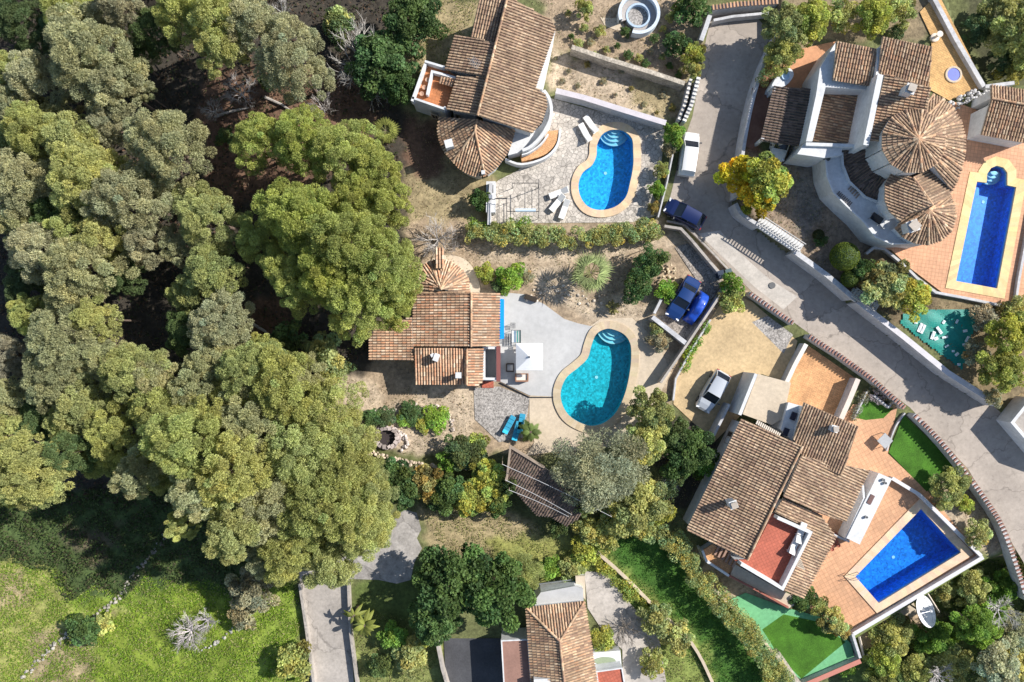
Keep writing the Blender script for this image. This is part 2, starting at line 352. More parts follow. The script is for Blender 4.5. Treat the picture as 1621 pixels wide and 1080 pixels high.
def make_terrain():
    def axis(lim, st):
        a = list(np.arange(-lim, lim + 1e-6, st)); d = st
        out = []; q = lim
        while q < 420: d *= 1.45; q += d; out.append(q)
        return np.array([-v for v in out[::-1]] + a + out)
    xs = axis(54, .25); ys = axis(38, .25); X, Y = np.meshgrid(xs, ys); Z = hgt(X, Y); nx, ny = len(xs), len(ys)
    k = H / (H - np.clip(Z, -2.9, 2)); px = X * S * k + CX; py = CY - Y * S * k
    jx = 5 * np.sin(X * 1.9 + 2 * np.sin(Y * 1.3)) + 3 * np.sin(Y * 4.1 + X * 2.3) + np.random.normal(0, 1.6, X.shape)
    jy = 5 * np.cos(Y * 2.1 + 2 * np.sin(X * 1.1)) + 3 * np.sin(X * 3.7 - Y * 2.9) + np.random.normal(0, 1.6, X.shape)
    C = np.zeros(X.shape + (4,), np.float32); C[..., 3] = 1
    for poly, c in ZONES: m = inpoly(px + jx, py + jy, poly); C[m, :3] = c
    for _ in range(2):
        B = C.copy(); B[1:-1, 1:-1] = (C[1:-1, 1:-1] * 2 + C[:-2, 1:-1] + C[2:, 1:-1] + C[1:-1, :-2] + C[1:-1, 2:]) / 6; C = B
    vo = np.stack([X.ravel(), Y.ravel(), Z.ravel()], 1).astype(np.float32)
    i = (np.arange(ny - 1)[:, None] * nx + np.arange(nx - 1)[None]).ravel(); F = np.stack([i, i + 1, i + nx + 1, i + nx], 1)
    me = bpy.data.meshes.new('ground'); me.vertices.add(len(vo)); me.vertices.foreach_set('co', vo.ravel())
    me.loops.add(F.size); me.loops.foreach_set('vertex_index', F.ravel().astype(np.int32)); me.polygons.add(len(F)); me.polygons.foreach_set('loop_start', np.arange(0, F.size, 4, dtype=np.int32))
    me.update(calc_edges=True); at = me.attributes.new('col', 'FLOAT_COLOR', 'POINT'); at.data.foreach_set('color', C.reshape(-1, 4).ravel())
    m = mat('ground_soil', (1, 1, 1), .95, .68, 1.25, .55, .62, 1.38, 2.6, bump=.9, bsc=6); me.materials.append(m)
    o = bpy.data.objects.new('ground', me); col.objects.link(o); o['kind'] = 'structure'
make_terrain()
# ---------------------------------------------------------------- sheets laid on the ground
HOLE = {k: [Vector((p.x, p.y)) for p in grow(d['w'], .42)] for k, d in POOLS.items()}
SHEET_N = [0]
def sheet(name, pts, m, z=0.0, holes=(), curve=False, thick=.0, lift=None):
    SHEET_N[0] += 1; zz = z + (.012 + .004 * SHEET_N[0] if lift is None else lift)
    w_ = [P(a, b, z).xy for a, b in pts]
    if curve: w_ = smooth_loop(w_, 4)
    mb = MB(); mb.sheet([(p.x, p.y, zz) for p in w_], [[(p.x, p.y, zz) for p in HOLE[h]] for h in holes])
    o = mb.build(name, m); o['kind'] = 'structure'; return o
ROAD = [(1128,20),(1118,60),(1108,120),(1096,185),(1078,235),(1064,300),(1054,338),(1066,350),(1110,378),(1190,462),(1300,542),(1440,645),(1532,742),(1596,850),(1650,940),(1760,1090),(1900,1090),(1760,800),(1640,700),(1600,668),(1575,645),(1500,595),(1350,476),(1262,404),(1195,356),(1163,330),(1170,240),(1200,110),(1222,55),(1200,30),(1190,20)]
sheet('road', ROAD, M['road'])
sheet('road_patch', [(1105,370),(1195,455),(1240,490),(1262,470),(1215,440),(1165,395),(1140,365)], mat('patched_concrete', (.52,.47,.41), .9, .85, 1.1, .6, .85, 1.1, 3))
sheet('lane', [(473,905),(552,900),(556,1000),(566,1200),(500,1200),(486,1000)], M['concrete'])
sheet('lane_end', [(510,915),(520,890),(575,872),(596,868),(602,860),(613,856),(618,830),(640,806),(660,812),(667,838),(660,852),(668,868),(656,890),(650,918),(628,924),(600,918)], mat('worn_concrete', (.37,.34,.31), .9, .7, 1.15, .9, .8, 1.15, 4, pattern='road'))
sheet('crazy_paved_patio', [(858,152),(905,165),(1052,205),(1045,280),(1046,340),(1000,352),(770,354),(772,300),(790,285),(820,270),(872,215)], M['crazy'], holes=('kidney_top',))
sheet('fountain_path', [(950,28),(985,30),(990,50),(975,48),(958,42)], M['sandconc'])
sheet('pool_surround', [(838,628),(870,590),(915,530),(950,505),(1000,503),(1040,540),(1062,590),(1030,650),(1000,700),(940,712),(870,716),(832,722),(846,700),(838,668)], M['sandconc'], holes=('kidney_mid',))
sheet('pale_terrace', [(785,462),(830,466),(862,482),(893,505),(915,512),(938,517),(934,532),(927,550),(918,566),(903,579),(889,592),(881,608),(879,628),(838,626),(792,604),(744,604),(744,548),(790,548)], M['paleterrace'])
sheet('gravel_yard', [(750,614),(790,612),(838,630),(836,650),(830,680),(832,692),(790,700),(752,664)], M['gravel'])
sheet('house_plinth', [(655,470),(660,430),(680,412),(706,404),(735,410),(753,432),(760,462),(744,470)], M['sandconc'], curve=True)
sheet('parking_floor', [(1040,500),(1085,545),(1144,445),(1088,385),(1068,392),(1100,440),(1060,500)], M['darkgravel'])
sheet('sandy_yard', [(1152,462),(1190,478),(1262,540),(1245,605),(1205,592),(1170,660),(1130,700),(1066,640),(1066,605),(1096,550)], M['sand'])
sheet('gravel_strip', [(1190,510),(1215,500),(1255,530),(1240,560)], M['gravel'])
sheet('salmon_deck', [(1330,668),(1350,640),(1420,644),(1405,718),(1470,780),(1552,880),(1348,1004),(1285,965),(1240,930),(1300,840),(1250,730)], M['salmonD'], holes=('trap',))
sheet('brick_patio', [(1280,548),(1355,600),(1333,668),(1240,640),(1238,610)], M['orange'])
sheet('small_lawn', [(1348,660),(1368,628),(1396,640),(1414,646),(1398,662),(1370,665)], M['turf'])
sheet('large_lawn', [(1430,657),(1406,716),(1466,778),(1514,737)], M['turf'])
sheet('green_matting', [(1152,950),(1180,938),(1245,962),(1305,978),(1346,1018),(1354,1048),(1278,1082),(1230,1050),(1190,1000)], M['astro'])
sheet('sunken_lawn', [(1206,996),(1240,972),(1296,984),(1338,1016),(1268,1074),(1234,1040)], M['turf'])
sheet('stony_drive', [(925,904),(958,906),(1000,958),(1042,1000),(1056,1090),(986,1090),(985,1028),(955,1000),(930,962)], M['concrete'])
sheet('dark_forecourt', [(703,1010),(795,1010),(800,1090),(706,1090)], M['asphalt'])
sheet('tan_patio', [(1484,-10),(1556,132),(1548,142),(1502,160),(1470,142),(1474,60),(1455,20)], M['tan'], z=ZB)
sheet('orange_side_patio', [(1250,82),(1322,66),(1300,120),(1290,142),(1222,140)], mat('orange_clay_floor', (.60,.30,.16), .85, .8, 1.15, .6, .85, 1.1, 4), z=ZB)
sheet('red_side_path', [(1190,140),(1224,140),(1204,226),(1190,236),(1178,232)], mat('brown_clay_floor', (.30,.15,.10), .85, .8, 1.15, .6, .85, 1.1, 4), z=ZB)
sheet('salmon_pool_deck', [(1504,160),(1546,175),(1556,222),(1640,226),(1640,430),(1608,486),(1490,463),(1440,425),(1410,396),(1385,392),(1400,350),(1470,300)], M['salmonB'], z=ZB, holes=('rect',))
# ---------------------------------------------------------------- pools
def pool(key, label, tilec, cop, cw, depth, tint, floorc=None, steps=None):
    d = POOLS[key]; z = d['z']; w_ = d['w']; c = sum(w_, Vector((0, 0))) / len(w_)
    t = thing('swimming_pool', label, 'swimming pool', (c.x, c.y, z)); n = len(w_)
    mb = MB(); top = [(p.x, p.y, z + .02) for p in w_]; bot = [(p.x, p.y, z - depth) for p in w_]
    for i in range(n):
        j = (i + 1) % n; mb.poly([top[i], top[j], bot[j], bot[i]][::-1])
    mb.sheet(bot); mb.build('basin', caustic_mosaic(key + '_mosaic', tilec, .34), t)  # strong contrast in the tile colour stands in for caustics
    mb = MB()
    for i in range(n): j = (i + 1) % n; a, b = w_[i], w_[j]; nn = Vector((-(b - a).y, (b - a).x)).normalized() * .012; mb.poly([(a.x + nn.x, a.y + nn.y, z + .0), (b.x + nn.x, b.y + nn.y, z + .0), (b.x + nn.x, b.y + nn.y, z - .2), (a.x + nn.x, a.y + nn.y, z - .2)], (.25, .45, .6))
    mb.build('tile_line', M['plain'], t); mb = MB(); mb.lathe((c.x, c.y - .3, z - depth + .03), [(0, 0), (.16, 0), (.16, -.03)], 14, (.7, .75, .8)); mb.build('drain', M['plain'], t)
    mb = MB(); out = grow(w_, cw); inn = grow(w_, -.04) if False else w_
    for i in range(n):
        j = (i + 1) % n; a, b, e, f = w_[i], w_[j], out[j], out[i]; zt = z + .16; zc = z - .1
        seg = max(1, int((e - f).length / .5))
        for q in range(seg):
            s0, s1 = q / seg, (q + 1) / seg; v = random.uniform(.9, 1.08); cc = (v, v * random.uniform(.95, 1.02), v * random.uniform(.9, 1.02))
            A, B, E, F = a.lerp(b, s0), a.lerp(b, s1), f.lerp(e, s1), f.lerp(e, s0)
            mb.poly([(A.x, A.y, zt), (F.x, F.y, zt), (E.x, E.y, zt), (B.x, B.y, zt)], cc)
            mb.poly([(F.x, F.y, zt), (F.x, F.y, zc), (E.x, E.y, zc), (E.x, E.y, zt)], cc)
            mb.poly([(A.x, A.y, zt), (B.x, B.y, zt), (B.x, B.y, zc), (A.x, A.y, zc)], cc)
    mb.build('coping', mat(key + '_coping', cop, .8, .9, 1.08, .6, .92, 1.08, 5, bump=.1), t)
    mb = MB(); mb.sheet([(p.x, p.y, z - .06) for p in w_]); mb.build('water', water_mat(key + '_water', tint), t)
    if steps:
        sx, sy, r0, ang = steps; s = P(sx, sy, z)
        for k in range(4):
            mb = MB(); r = r0 * (1 - k * .22); zt = z - .85 + k * .2
            arc = [(s.x + r * math.cos(a), s.y + r * math.sin(a)) for a in np.linspace(ang[0], ang[1], 14)]
            mb.prism(arc + [(s.x, s.y)], zt - .2, zt, (1, 1, 1)); mb.build('step', caustic_mosaic('step_mosaic', (.45, .68, .75), .12), t)
            lip = MB(); lip.strip([((s.x + (r - .05) * math.cos(a)), (s.y + (r - .05) * math.sin(a))) for a in np.linspace(ang[0], ang[1], 14)], .09, zt, zt + .02)
            lip.build('step_edge', M['white'], t)
    return t
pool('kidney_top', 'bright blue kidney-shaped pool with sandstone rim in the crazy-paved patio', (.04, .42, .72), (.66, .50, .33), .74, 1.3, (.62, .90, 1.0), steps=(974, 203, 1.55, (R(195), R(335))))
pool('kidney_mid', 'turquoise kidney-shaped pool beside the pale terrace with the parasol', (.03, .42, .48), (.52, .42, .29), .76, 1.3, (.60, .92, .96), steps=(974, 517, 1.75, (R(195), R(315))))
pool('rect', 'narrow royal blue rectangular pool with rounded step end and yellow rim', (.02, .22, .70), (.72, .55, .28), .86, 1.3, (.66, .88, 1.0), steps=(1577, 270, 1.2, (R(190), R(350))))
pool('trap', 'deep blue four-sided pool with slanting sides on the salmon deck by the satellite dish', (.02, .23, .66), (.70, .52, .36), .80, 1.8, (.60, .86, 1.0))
# ---------------------------------------------------------------- tiled roofs and houses
PAL_TAN = [(.52,.34,.21), (.57,.38,.23), (.48,.31,.19), (.42,.27,.17), (.60,.44,.29), (.34,.21,.14), (.54,.31,.18)]
PAL_RED = [(.66,.42,.26), (.70,.47,.30), (.66,.38,.23), (.58,.36,.23), (.72,.54,.38), (.52,.33,.21), (.64,.32,.18)]
PAL_DARK = [(.12,.09,.075), (.15,.11,.09), (.10,.075,.065), (.18,.13,.11), (.08,.07,.06)]  # own colour of the old shed; painted shade on round villa roofs
PAL_BRN = [(.45,.30,.19), (.50,.34,.21), (.39,.26,.17), (.33,.21,.14), (.53,.38,.25)]
def down_of(pts):
    n = Vector((0, 0, 0))
    for i in range(len(pts)):
        a, b = pts[i - 1], pts[i]; n += Vector(((a.y - b.y) * (a.z + b.z), (a.z - b.z) * (a.x + b.x), (a.x - b.x) * (a.y + b.y)))
    n.normalize(); n = -n if n.z < 0 else n
    d = Vector((0, 0, -1)) - n * (Vector((0, 0, -1)).dot(n))
    d = d.normalized() if d.length > 1e-4 else Vector((1, 0, 0)); return n, d
def plane(pts, anchor, z0, down, slope=.27):
    """photo outline -> 3-D outline lying on a sloping plane: z0 under the anchor, falling along down"""
    A = P(*anchor, z0).xy; d = Vector((down[0], -down[1])).normalized(); out = []
    for a, b in pts:
        q = Vector(((a - CX) / S, (CY - b) / S)); qd = q.dot(d)
        z = (z0 + slope * A.dot(d) - slope * qd) / (1 - slope * qd / H); out.append(P(a, b, z))
    return out
def tiles(mb, pts, pal, pitch=.26, seg=.42, rnd=random, base=(.25, .175, .12), slab=.14):
    n, d = down_of(pts); u = d.cross(n).normalized(); c = sum(pts, Vector((0, 0, 0))) / len(pts)
    loc = [((p - c).dot(u), (p - c).dot(d)) for p in pts]
    fp = [c + u * a + d * b for a, b in loc]
    m = len(fp); b0 = len(mb.v); flip = (fp[1] - fp[0]).cross(fp[2] - fp[1]).z
    ar = sum(fp[i - 1].x * fp[i].y - fp[i].x * fp[i - 1].y for i in range(m)); q = fp if ar > 0 else fp[::-1]
    low = [p - Vector((0, 0, slab)) for p in q]
    mb.v += [tuple(p) for p in q] + [tuple(p) for p in low]
    for t in geometry.tessellate_polygon([q]):
        a, b, e = (q[i] for i in t)
        if (b - a).cross(e - a).z < 0: t = (t[0], t[2], t[1])
        mb.face([b0 + i for i in t], base); mb.face([b0 + m + i for i in t][::-1], base)
    for i in range(m):
        j = (i + 1) % m; mb.face([b0 + i, b0 + m + i, b0 + m + j, b0 + j], (.45, .40, .34))
    amin = min(a for a, _ in loc); amax = max(a for a, _ in loc); k = max(1, int(round((amax - amin) / pitch))); pw = (amax - amin) / k
    for i in range(k):
        a = amin + (i + .5) * pw; xs = []
        for e in range(m):
            (a0, b_0), (a1, b_1) = loc[e], loc[(e + 1) % m]
            if (a0 > a) != (a1 > a): xs.append(b_0 + (b_1 - b_0) * (a - a0) / (a1 - a0))
        xs.sort()
        for s0, s1 in zip(xs[::2], xs[1::2]):
            s1 += .05; ns = max(1, int(math.ceil((s1 - s0) / seg))); off = a + rnd.uniform(-.012, .012)
            for t in range(ns):
                lo = s1 - t * seg; hi = max(s0, lo - seg - .03); cc = rnd.choice(pal); v = rnd.uniform(.85, 1.12); cc = (cc[0] * v, cc[1] * v, cc[2] * v)
                bb = len(mb.v)
                for (bp, r, zz) in ((lo, pw * .33, .035), (hi, pw * .27, .0)):
                    for g in (0, .25, .5, .75, 1):
                        th = math.pi * g; p = c + u * (off - r * math.cos(th)) + d * bp + n * (zz + r * .95 * math.sin(th)); mb.v.append(tuple(p))
                for g in range(4): mb.face([bb + g, bb + g + 1, bb + 6 + g, bb + 5 + g], cc)
                mb.face([bb, bb + 4, bb + 3, bb + 2, bb + 1], (cc[0] * .6, cc[1] * .6, cc[2] * .6))
def caps(mb, a, b, r=.11, pal=PAL_TAN, rnd=random, lift=.05):
    """a row of half-round ridge tiles from a to b"""
    a = Vector(a) + Vector((0, 0, lift)); b = Vector(b) + Vector((0, 0, lift)); L = (b - a).length; n = max(1, int(L / .38)); d = (b - a).normalized(); s = d.cross(Vector((0, 0, 1))).normalized(); up = s.cross(d)
    for i in range(n):
        p0 = a.lerp(b, i / n); p1 = a.lerp(b, (i + 1.08) / n); cc = rnd.choice(pal); v = rnd.uniform(.9, 1.15); cc = tuple(x * v for x in cc); bb = len(mb.v)
        for p, rr in ((p0, r * 1.08), (p1, r * .9)):
            for g in range(5): th = math.pi * g / 4; mb.v.append(tuple(p + s * (-rr * math.cos(th)) + up * rr * math.sin(th)))
        for g in range(4): mb.face([bb + g, bb + 5 + g, bb + 6 + g, bb + g + 1], cc)
class House:
    def __init__(s, name, label, anchor, z=0, cat='house'):
        p = P(*anchor, z); s.t = thing(name, label, cat, p); s.w = MB(); s.z = z
    def roof(s, planes, pal=PAL_TAN, ridges=(), inset=.32, wall=True, pitch=.26, name='roof', label=None):
        mb = MB()
        for pts in planes:
            tiles(mb, pts, pal, pitch)
            if wall:
                g = grow([p.xy for p in pts], -inset) if len(pts) > 3 else [(p.xy * .88 + sum((q.xy for q in pts), Vector((0, 0))) * .04) for p in pts]
                n, d = down_of(pts); c = sum(pts, Vector((0, 0, 0))) / len(pts)
                ar = sum(pts[i - 1].x * pts[i].y - pts[i].x * pts[i - 1].y for i in range(len(pts)))
                zt = [c.z - (n.x * (p.x - c.x) + n.y * (p.y - c.y)) / n.z - .16 for p in g]
                s.w.prism(g, s.z - .1, zt, cap=False)
        for a, b in ridges: caps(mb, a, b, pal=PAL_TAN if pal is not PAL_DARK else PAL_DARK)
        o = mb.build(name, M['tile'], s.t)
        if label: o['label'] = label
        return o
    def slab(s, pts, z, m, name='flat_roof', thick=.2, base=None, label=None, par=0, pw=.2, parm=None, sides_=None, wallbelow=True):
        w_ = PP(pts, z); mb = MB(); mb.prism([(p.x, p.y) for p in w_], z - thick, z); o = mb.build(name, m, s.t)
        if label: o['label'] = label
        if wallbelow: s.w.prism(grow([p.xy for p in w_], -.03), s.z - .1 if base is None else base, z - thick + .01, cap=False)
        if par:
            mb = MB(); g = grow([p.xy for p in PP(pts, z)], -pw / 2 + .004)
            if sides_ is None: mb.strip(g, pw, z - thick - .003, z + par, closed=True)
            else:
                for a, b in sides_: mb = MB(); mb.strip([g[k] for k in range(a, b + 1)], pw, z - thick - .003, z + par); mb.build('parapet', parm or M['white'], s.t)
            if sides_ is None: mb.build('parapet', parm or M['white'], s.t)
        return o
    def end(s, m=None): s.w.build('wall', m or M['white'], s.t)
    def window(s, a, b, z0, z1, cols=2):
        """a window in the wall between photo points a and b (at mid height), proud of the wall towards the viewer's side"""
        zc = (z0 + z1) / 2; A, B = P(*a, zc), P(*b, zc); d = (B - A).normalized(); nn = Vector((d.y, -d.x, 0)); 
        if nn.dot(A) > 0: nn = -nn
        mid = (A + B) / 2 + nn * .03; rz = math.atan2(d.y, d.x); L = (B - A).length
        f = MB(); 
        for q in (-1, 1): f.box((mid.x + d.x * q * L / 2, mid.y + d.y * q * L / 2, zc), (.08, .09, z1 - z0), rz)
        for zz in (z0, z1): f.box((mid.x, mid.y, zz), (L, .10, .08), rz)
        for q in range(1, cols): e = -L / 2 + L * q / cols; f.box((mid.x + d.x * e, mid.y + d.y * e, zc), (.05, .07, z1 - z0), rz)
        fo = f.build('window', M['wood'], s.t); g = MB(); g.box((mid.x, mid.y, zc), (L - .1, .03, z1 - z0 - .1), rz); g.build('pane', M['glass'], fo)
def chimney(h, px, py, z, hh=.9, w=.55, rz=0, style=0):
    p = P(px, py, z + hh); mb = MB(); mb.box((p.x, p.y, z + hh / 2 - .3), (w, w, hh + .6), rz); mb.box((p.x, p.y, z + hh + .03), (w + .14, w + .14, .1), rz)
    o = mb.build('chimney', M['white'], h.t); c = MB()
    for i in range(3): c.box((p.x + (i - 1) * w * .3 * math.cos(rz), p.y + (i - 1) * w * .3 * math.sin(rz), z + hh + .2), (.1, w * .8, .24), rz, (.30, .27, .24))
    c.box((p.x, p.y, z + hh + .35), (w * .95, w * .95, .07), rz + (.4 if style else 0), (.42, .36, .30)); c.build('chimney_cap', M['plain'], o); return o
def fan(apex, rim, za, zr):
    A = P(*apex, za); Rm = PP(rim, zr) if not hasattr(zr, '__len__') else [P(a, b, z) for (a, b), z in zip(rim, zr)]
    return [[A, Rm[i], Rm[i + 1]] for i in range(len(Rm) - 1)], [(Rm[i], A) for i in range(len(Rm))]

# --- house A: top left villa
hA = House('villa', 'white villa with orange roof terrace, long tiled roof left of the top kidney pool', (770, 120))
rA = (756, 183); rT = (806, -16)
A1 = plane([(756,183),(804,-6),(873,32),(879,46),(848,138),(863,150),(866,168),(857,194),(842,211)], rA, 5.0, (.97, .24), .24)
hA.roof([A1], PAL_BRN, [(P(756,183,5.05), P(804,-6,5.05))])
hA.roof([plane([(761,-10),(804,-6),(786,66),(745,57)], (770, 0), 4.6, (-.25, .97), .22)], PAL_BRN)
hA.roof([plane([(721,55),(787,68),(770,121),(705,110)], (787, 68), 4.75, (-.97, -.24), .22)], PAL_BRN)
hA.roof([plane([(724,121),(771,122),(755,183),(708,173)], (770, 122), 4.5, (-.97, -.24), .22)], PAL_BRN)
f1, g1 = fan((752, 208), [(737,272),(745,276),(757,279),(769,279)], 3.7, 2.55)
L5 = [P(694,185,2.9), P(755,189,4.0), P(752,208,3.85), P(717,256,2.65), P(703,240,2.5), P(696,222,2.4), P(693,205,2.5)]
Mid5 = [P(752,208,3.85), P(717,256,2.6), P(726,266,2.5), P(738,274,2.5), P(752,279,2.5), P(768,279,2.5)]
R5 = [P(752,208,3.85), P(755,189,4.0), P(815,206,2.6), P(808,232,2.5), P(800,247,2.45), P(786,266,2.45), P(768,279,2.5)]
hA.roof([L5, Mid5, R5], PAL_TAN, [(P(755,189,4.0), P(752,208,3.85)), (P(752,208,3.85), P(717,256,2.6)), (P(752,208,3.85), P(768,279,2.5))])
hA.slab([(673,100),(706,110),(724,122),(708,174),(704,178),(652,160)], 2.9, M['terracotta'], 'roof_terrace', par=.75, sides_=[(0, 1), (3, 5)], label='orange terracotta roof terrace')
mb = MB(); g = [p.xy for p in PP([(721,123),(684,113),(676,150)], 3.5)]; mb.strip(g, .22, 2.9, 3.5); mb.build('divider_wall', M['white'], hA.t)
hA.roof([plane([(697,121),(720,125),(716,137),(695,131)], (708, 128), 3.5, (-.3, .9), .2)], PAL_TAN, wall=False, name='porch_roof')
mb = MB(); g = [p.xy for p in PP([(673,101),(652,160)], 3.65)]; mb.strip(g, .22, 2.7, 3.65); mb.build('parapet', M['white'], hA.t)
for x, y in ((677, 128), (672, 140), (668, 150)):
    mb = MB(); p = P(x, y, 3.0); mb.lathe((p.x, p.y, 2.92), [(.16, 0), (.22, .35), (.18, .35), (0, .3)], 10, (.5, .3, .2)); mb.build('plant_pot', M['plain'], hA.t)
hA.slab([(866,46),(879,50),(859,142),(847,139)], 2.75, M['white'], 'veranda_roof', label='narrow white flat roof along the tiles')
hA.slab([(842,212),(858,196),(866,170),(864,150),(871,160),(873,178),(866,200),(848,224),(828,240),(804,246),(816,208)], 1.6, M['white'], 'white_terrace', label='curved white terrace at the foot of the roof')
mb = MB(); g = smooth_loop([p.xy for p in PP([(861,143),(869,155),(873,172),(870,192),(857,215),(840,232),(827,238)], 2.5)], 4, False); mb.strip(g, .28, -.1, 2.5); mb.strip(smooth_loop([p.xy for p in PP([(868,212),(856,228),(838,241),(826,245)], 1.9)], 3, False), .12, 1.2, 1.9); mb.build('curved_parapet', M['white'], hA.t)
mb = MB(); A_ = smooth_loop([p.xy for p in PP([(866,208),(857,228),(842,240),(824,245)], 1.0)], 4, False); B_ = smooth_loop([p.xy for p in PP([(884,206),(879,228),(860,246),(826,256)], 1.0)], 4, False)
mb.prism(list(A_) + list(B_)[::-1], -.1, 1.0); mb.build('planting_bench', M['orange'], hA.t)
mb = MB(); mb.strip(smooth_loop([p.xy for p in PP([(887,205),(882,230),(862,250),(826,260),(800,252)], 1.1)], 4, False), .2, -.1, 1.1); mb.build('bench_wall', M['white'], hA.t)
mb = MB(); p = P(711, 229, 3.2); mb.box((p.x, p.y, 3.0), (.75, .75, 1.2), R(15)); mb.build('chimney', M['white'], hA.t)
mb = MB(); p = P(765, 273, 2.9); mb.box((p.x, p.y, 2.75), (.35, .35, .5), R(5)); mb.build('chimney', M['white'], hA.t)
mb = MB(); p = P(750, 105, 4.6); mb.tube([(p.x, p.y, 4.3), (p.x, p.y, 6.0)], .03)
for i in range(6): mb.tube([(p.x - .35 + i * .13, p.y - .3 - i * .1, 5.9), (p.x + .1 + i * .13, p.y + .4 - i * .1, 5.9)], .014, 4)
mb.tube([(p.x - .5, p.y + .2, 5.9), (p.x + .7, p.y - .5, 5.9)], .02, 4); mb.build('antenna', M['metal'], hA.t)
for a, b in (((684, 183), (694, 186)), ((722, 184), (734, 186))): hA.window(a, b, .9, 2.0)
for k, (a, b) in enumerate((((690,186),(716,258)),)):
    pass
hA.end()

# --- house B: upper right round villa on its raised plot
zb = ZB
hB = House('villa', 'white villa with a round segmented cone roof beside the narrow royal blue pool', (1400, 220), zb)
hB.roof([plane([(1225,137),(1291,141),(1272,232),(1204,223)], (1290, 141), zb + 2.3, (-.97, -.2), .1)], PAL_DARK, wall=False, name='carport_roof', label='carport tiles coloured dark for the shade on them')  # dark palette paints in the shade of the taller house
for x, y in ((1228,141),(1208,220),(1286,146),(1268,226),(1240,224)):
    mb = MB(); p = P(x, y, zb + 2.0); mb.box((p.x, p.y, zb + .95), (.28, .28, 2.0), R(12)); mb.build('carport_post', M['white'], hB.t)
hB.roof([plane([(1324,65),(1387,77),(1383,137),(1319,127)], (1324, 65), zb + 5.0, (-.12, .98), .2)], PAL_TAN)
hB.roof([plane([(1397,58),(1476,74),(1470,138),(1403,116),(1390,122)], (1397, 58), zb + 5.6, (-.15, .98), .2)], PAL_TAN)
hB.roof([plane([(1306,136),(1386,141),(1366,227),(1282,223)], (1386, 141), zb + 2.5, (-.97, -.24), .1)], PAL_TAN, label='tiled lean-to sunk between white walls')
hB.roof([plane([(1402,117),(1474,139),(1466,180),(1450,210),(1393,223),(1377,223)], (1474, 139), zb + 6.2, (-.97, -.24), .2)], PAL_TAN)
cx, cy, rr = 1446, 223.5, 51
rim = [(cx + rr * math.cos(a), cy + rr * math.sin(a)) for a in [2 * math.pi * (k + .5) / 12 for k in range(13)]]
pl, rg = fan((1453, 221), rim, zb + 7.3, zb + 6.3); hB.roof(pl, PAL_BRN, rg[:-1], name='cone_roof', label='round cone roof of twelve tiled segments')
rs = MB(); pr = [p.xy for p in PP(rim[:-1], zb + 6.2)]; rs.prism(grow(pr, -.25), zb + 2, zb + 6.15); rs.build('drum_wall', M['white'], hB.t)
io = [(-78,1477,150),(-62,1493,157),(-44,1509,172),(-26,1521,193),(-8,1527,217),(8,1527,241),(24,1522,267),(38,1515,286),(50,1507,303)]
pls = []; rgs = []
for i in range(len(io) - 1):
    def q(e): a = R(e[0]); return P(cx + 46 * math.cos(a), cy + 46 * math.sin(a), zb + 5.7), P(e[1], e[2], zb + 4.4)
    a0, b0 = q(io[i]); a1, b1 = q(io[i + 1]); pls.append([a0, b0, b1, a1]); rgs.append((b0, a0))
hB.roof(pls, PAL_BRN, rgs, inset=.05, name='ring_roof', label='tiled ring around the cone roof')
pls = [[P(1390,236,zb+3.6), P(1332,234,zb+2.7), P(1334,262,zb+2.6), P(1402,256,zb+3.5)], [P(1402,256,zb+3.5), P(1334,262,zb+2.6), P(1343,287,zb+2.6), P(1354,300,zb+2.6), P(1410,270,zb+3.4)], [P(1410,270,zb+3.4), P(1354,300,zb+2.6), P(1369,312,zb+2.6), P(1400,324,zb+2.6), P(1412,275,zb+3.4)]]
hB.roof(pls, PAL_DARK, [(pls[0][2], pls[0][3]), (pls[1][3], pls[1][4])], label='curved tiled lean-to with shade put into its tile colour')  # shade of the cone roof painted in by the dark palette
hB.roof([plane([(1413,272),(1445,281),(1476,325),(1440,338),(1424,350),(1408,335),(1401,318),(1401,290)], (1445, 281), zb + 4.9, (-.9, -.42), .2)], PAL_BRN)
hB.roof([plane([(1445,281),(1483,262),(1507,290),(1504,310),(1476,325)], (1445, 281), zb + 4.9, (.9, -.4), .18)], PAL_BRN, [(P(1445,281,zb+4.95), P(1476,325,zb+4.95))])
rim = [(1417,362),(1430,376),(1448,385),(1469,388),(1490,381),(1506,366),(1513,344),(1511,322),(1503,310)]
pl, rg = fan((1470, 332), rim, zb + 4.7, zb + 3.5); pl2 = [[P(1470,332,zb+4.7), P(1440,338,zb+4.2), P(1425,351,zb+3.7), P(1417,362,zb+3.5)]]
hB.roof(pl + pl2, PAL_BRN, rg, name='cone_roof', label='small half-round cone roof')
hB.slab([(1303,248),(1332,243),(1333,262),(1343,288),(1368,312),(1402,325),(1412,342),(1424,352),(1417,364),(1434,384),(1445,386),(1409,388),(1383,377),(1362,351),(1339,330),(1316,307),(1306,281)], zb + 2.5, M['white'], 'curved_terrace', par=.35, pw=.14, label='curved white roof terrace')
hB.slab([(1275,225),(1334,230),(1388,230),(1389,236),(1333,235),(1332,246),(1304,250),(1262,244)], zb + 3.5, M['white'], 'flat_roof')
hB.slab([(1323,67),(1317,128),(1386,139),(1384,143),(1307,138),(1286,224),(1276,224),(1292,150),(1298,108)], zb + 3.9, M['white'], 'flat_roof', label='white flat roof strip between the tiled roofs')
mb = MB(); g = [p.xy for p in PP([(1394,118),(1371,230)], zb + 5.6)]; mb.strip(g, .5, zb, zb + 5.6)
g = [p.xy for p in PP([(1392,76),(1388,140)], zb + 5.0)]; mb.strip(g, .3, zb, zb + 5.0); g = [p.xy for p in PP([(1276,228),(1386,232)], zb + 3.8)]; mb.strip(g, .3, zb, zb + 3.8)
mb.build('upstand_wall', M['white'], hB.t)
mb = MB(); 
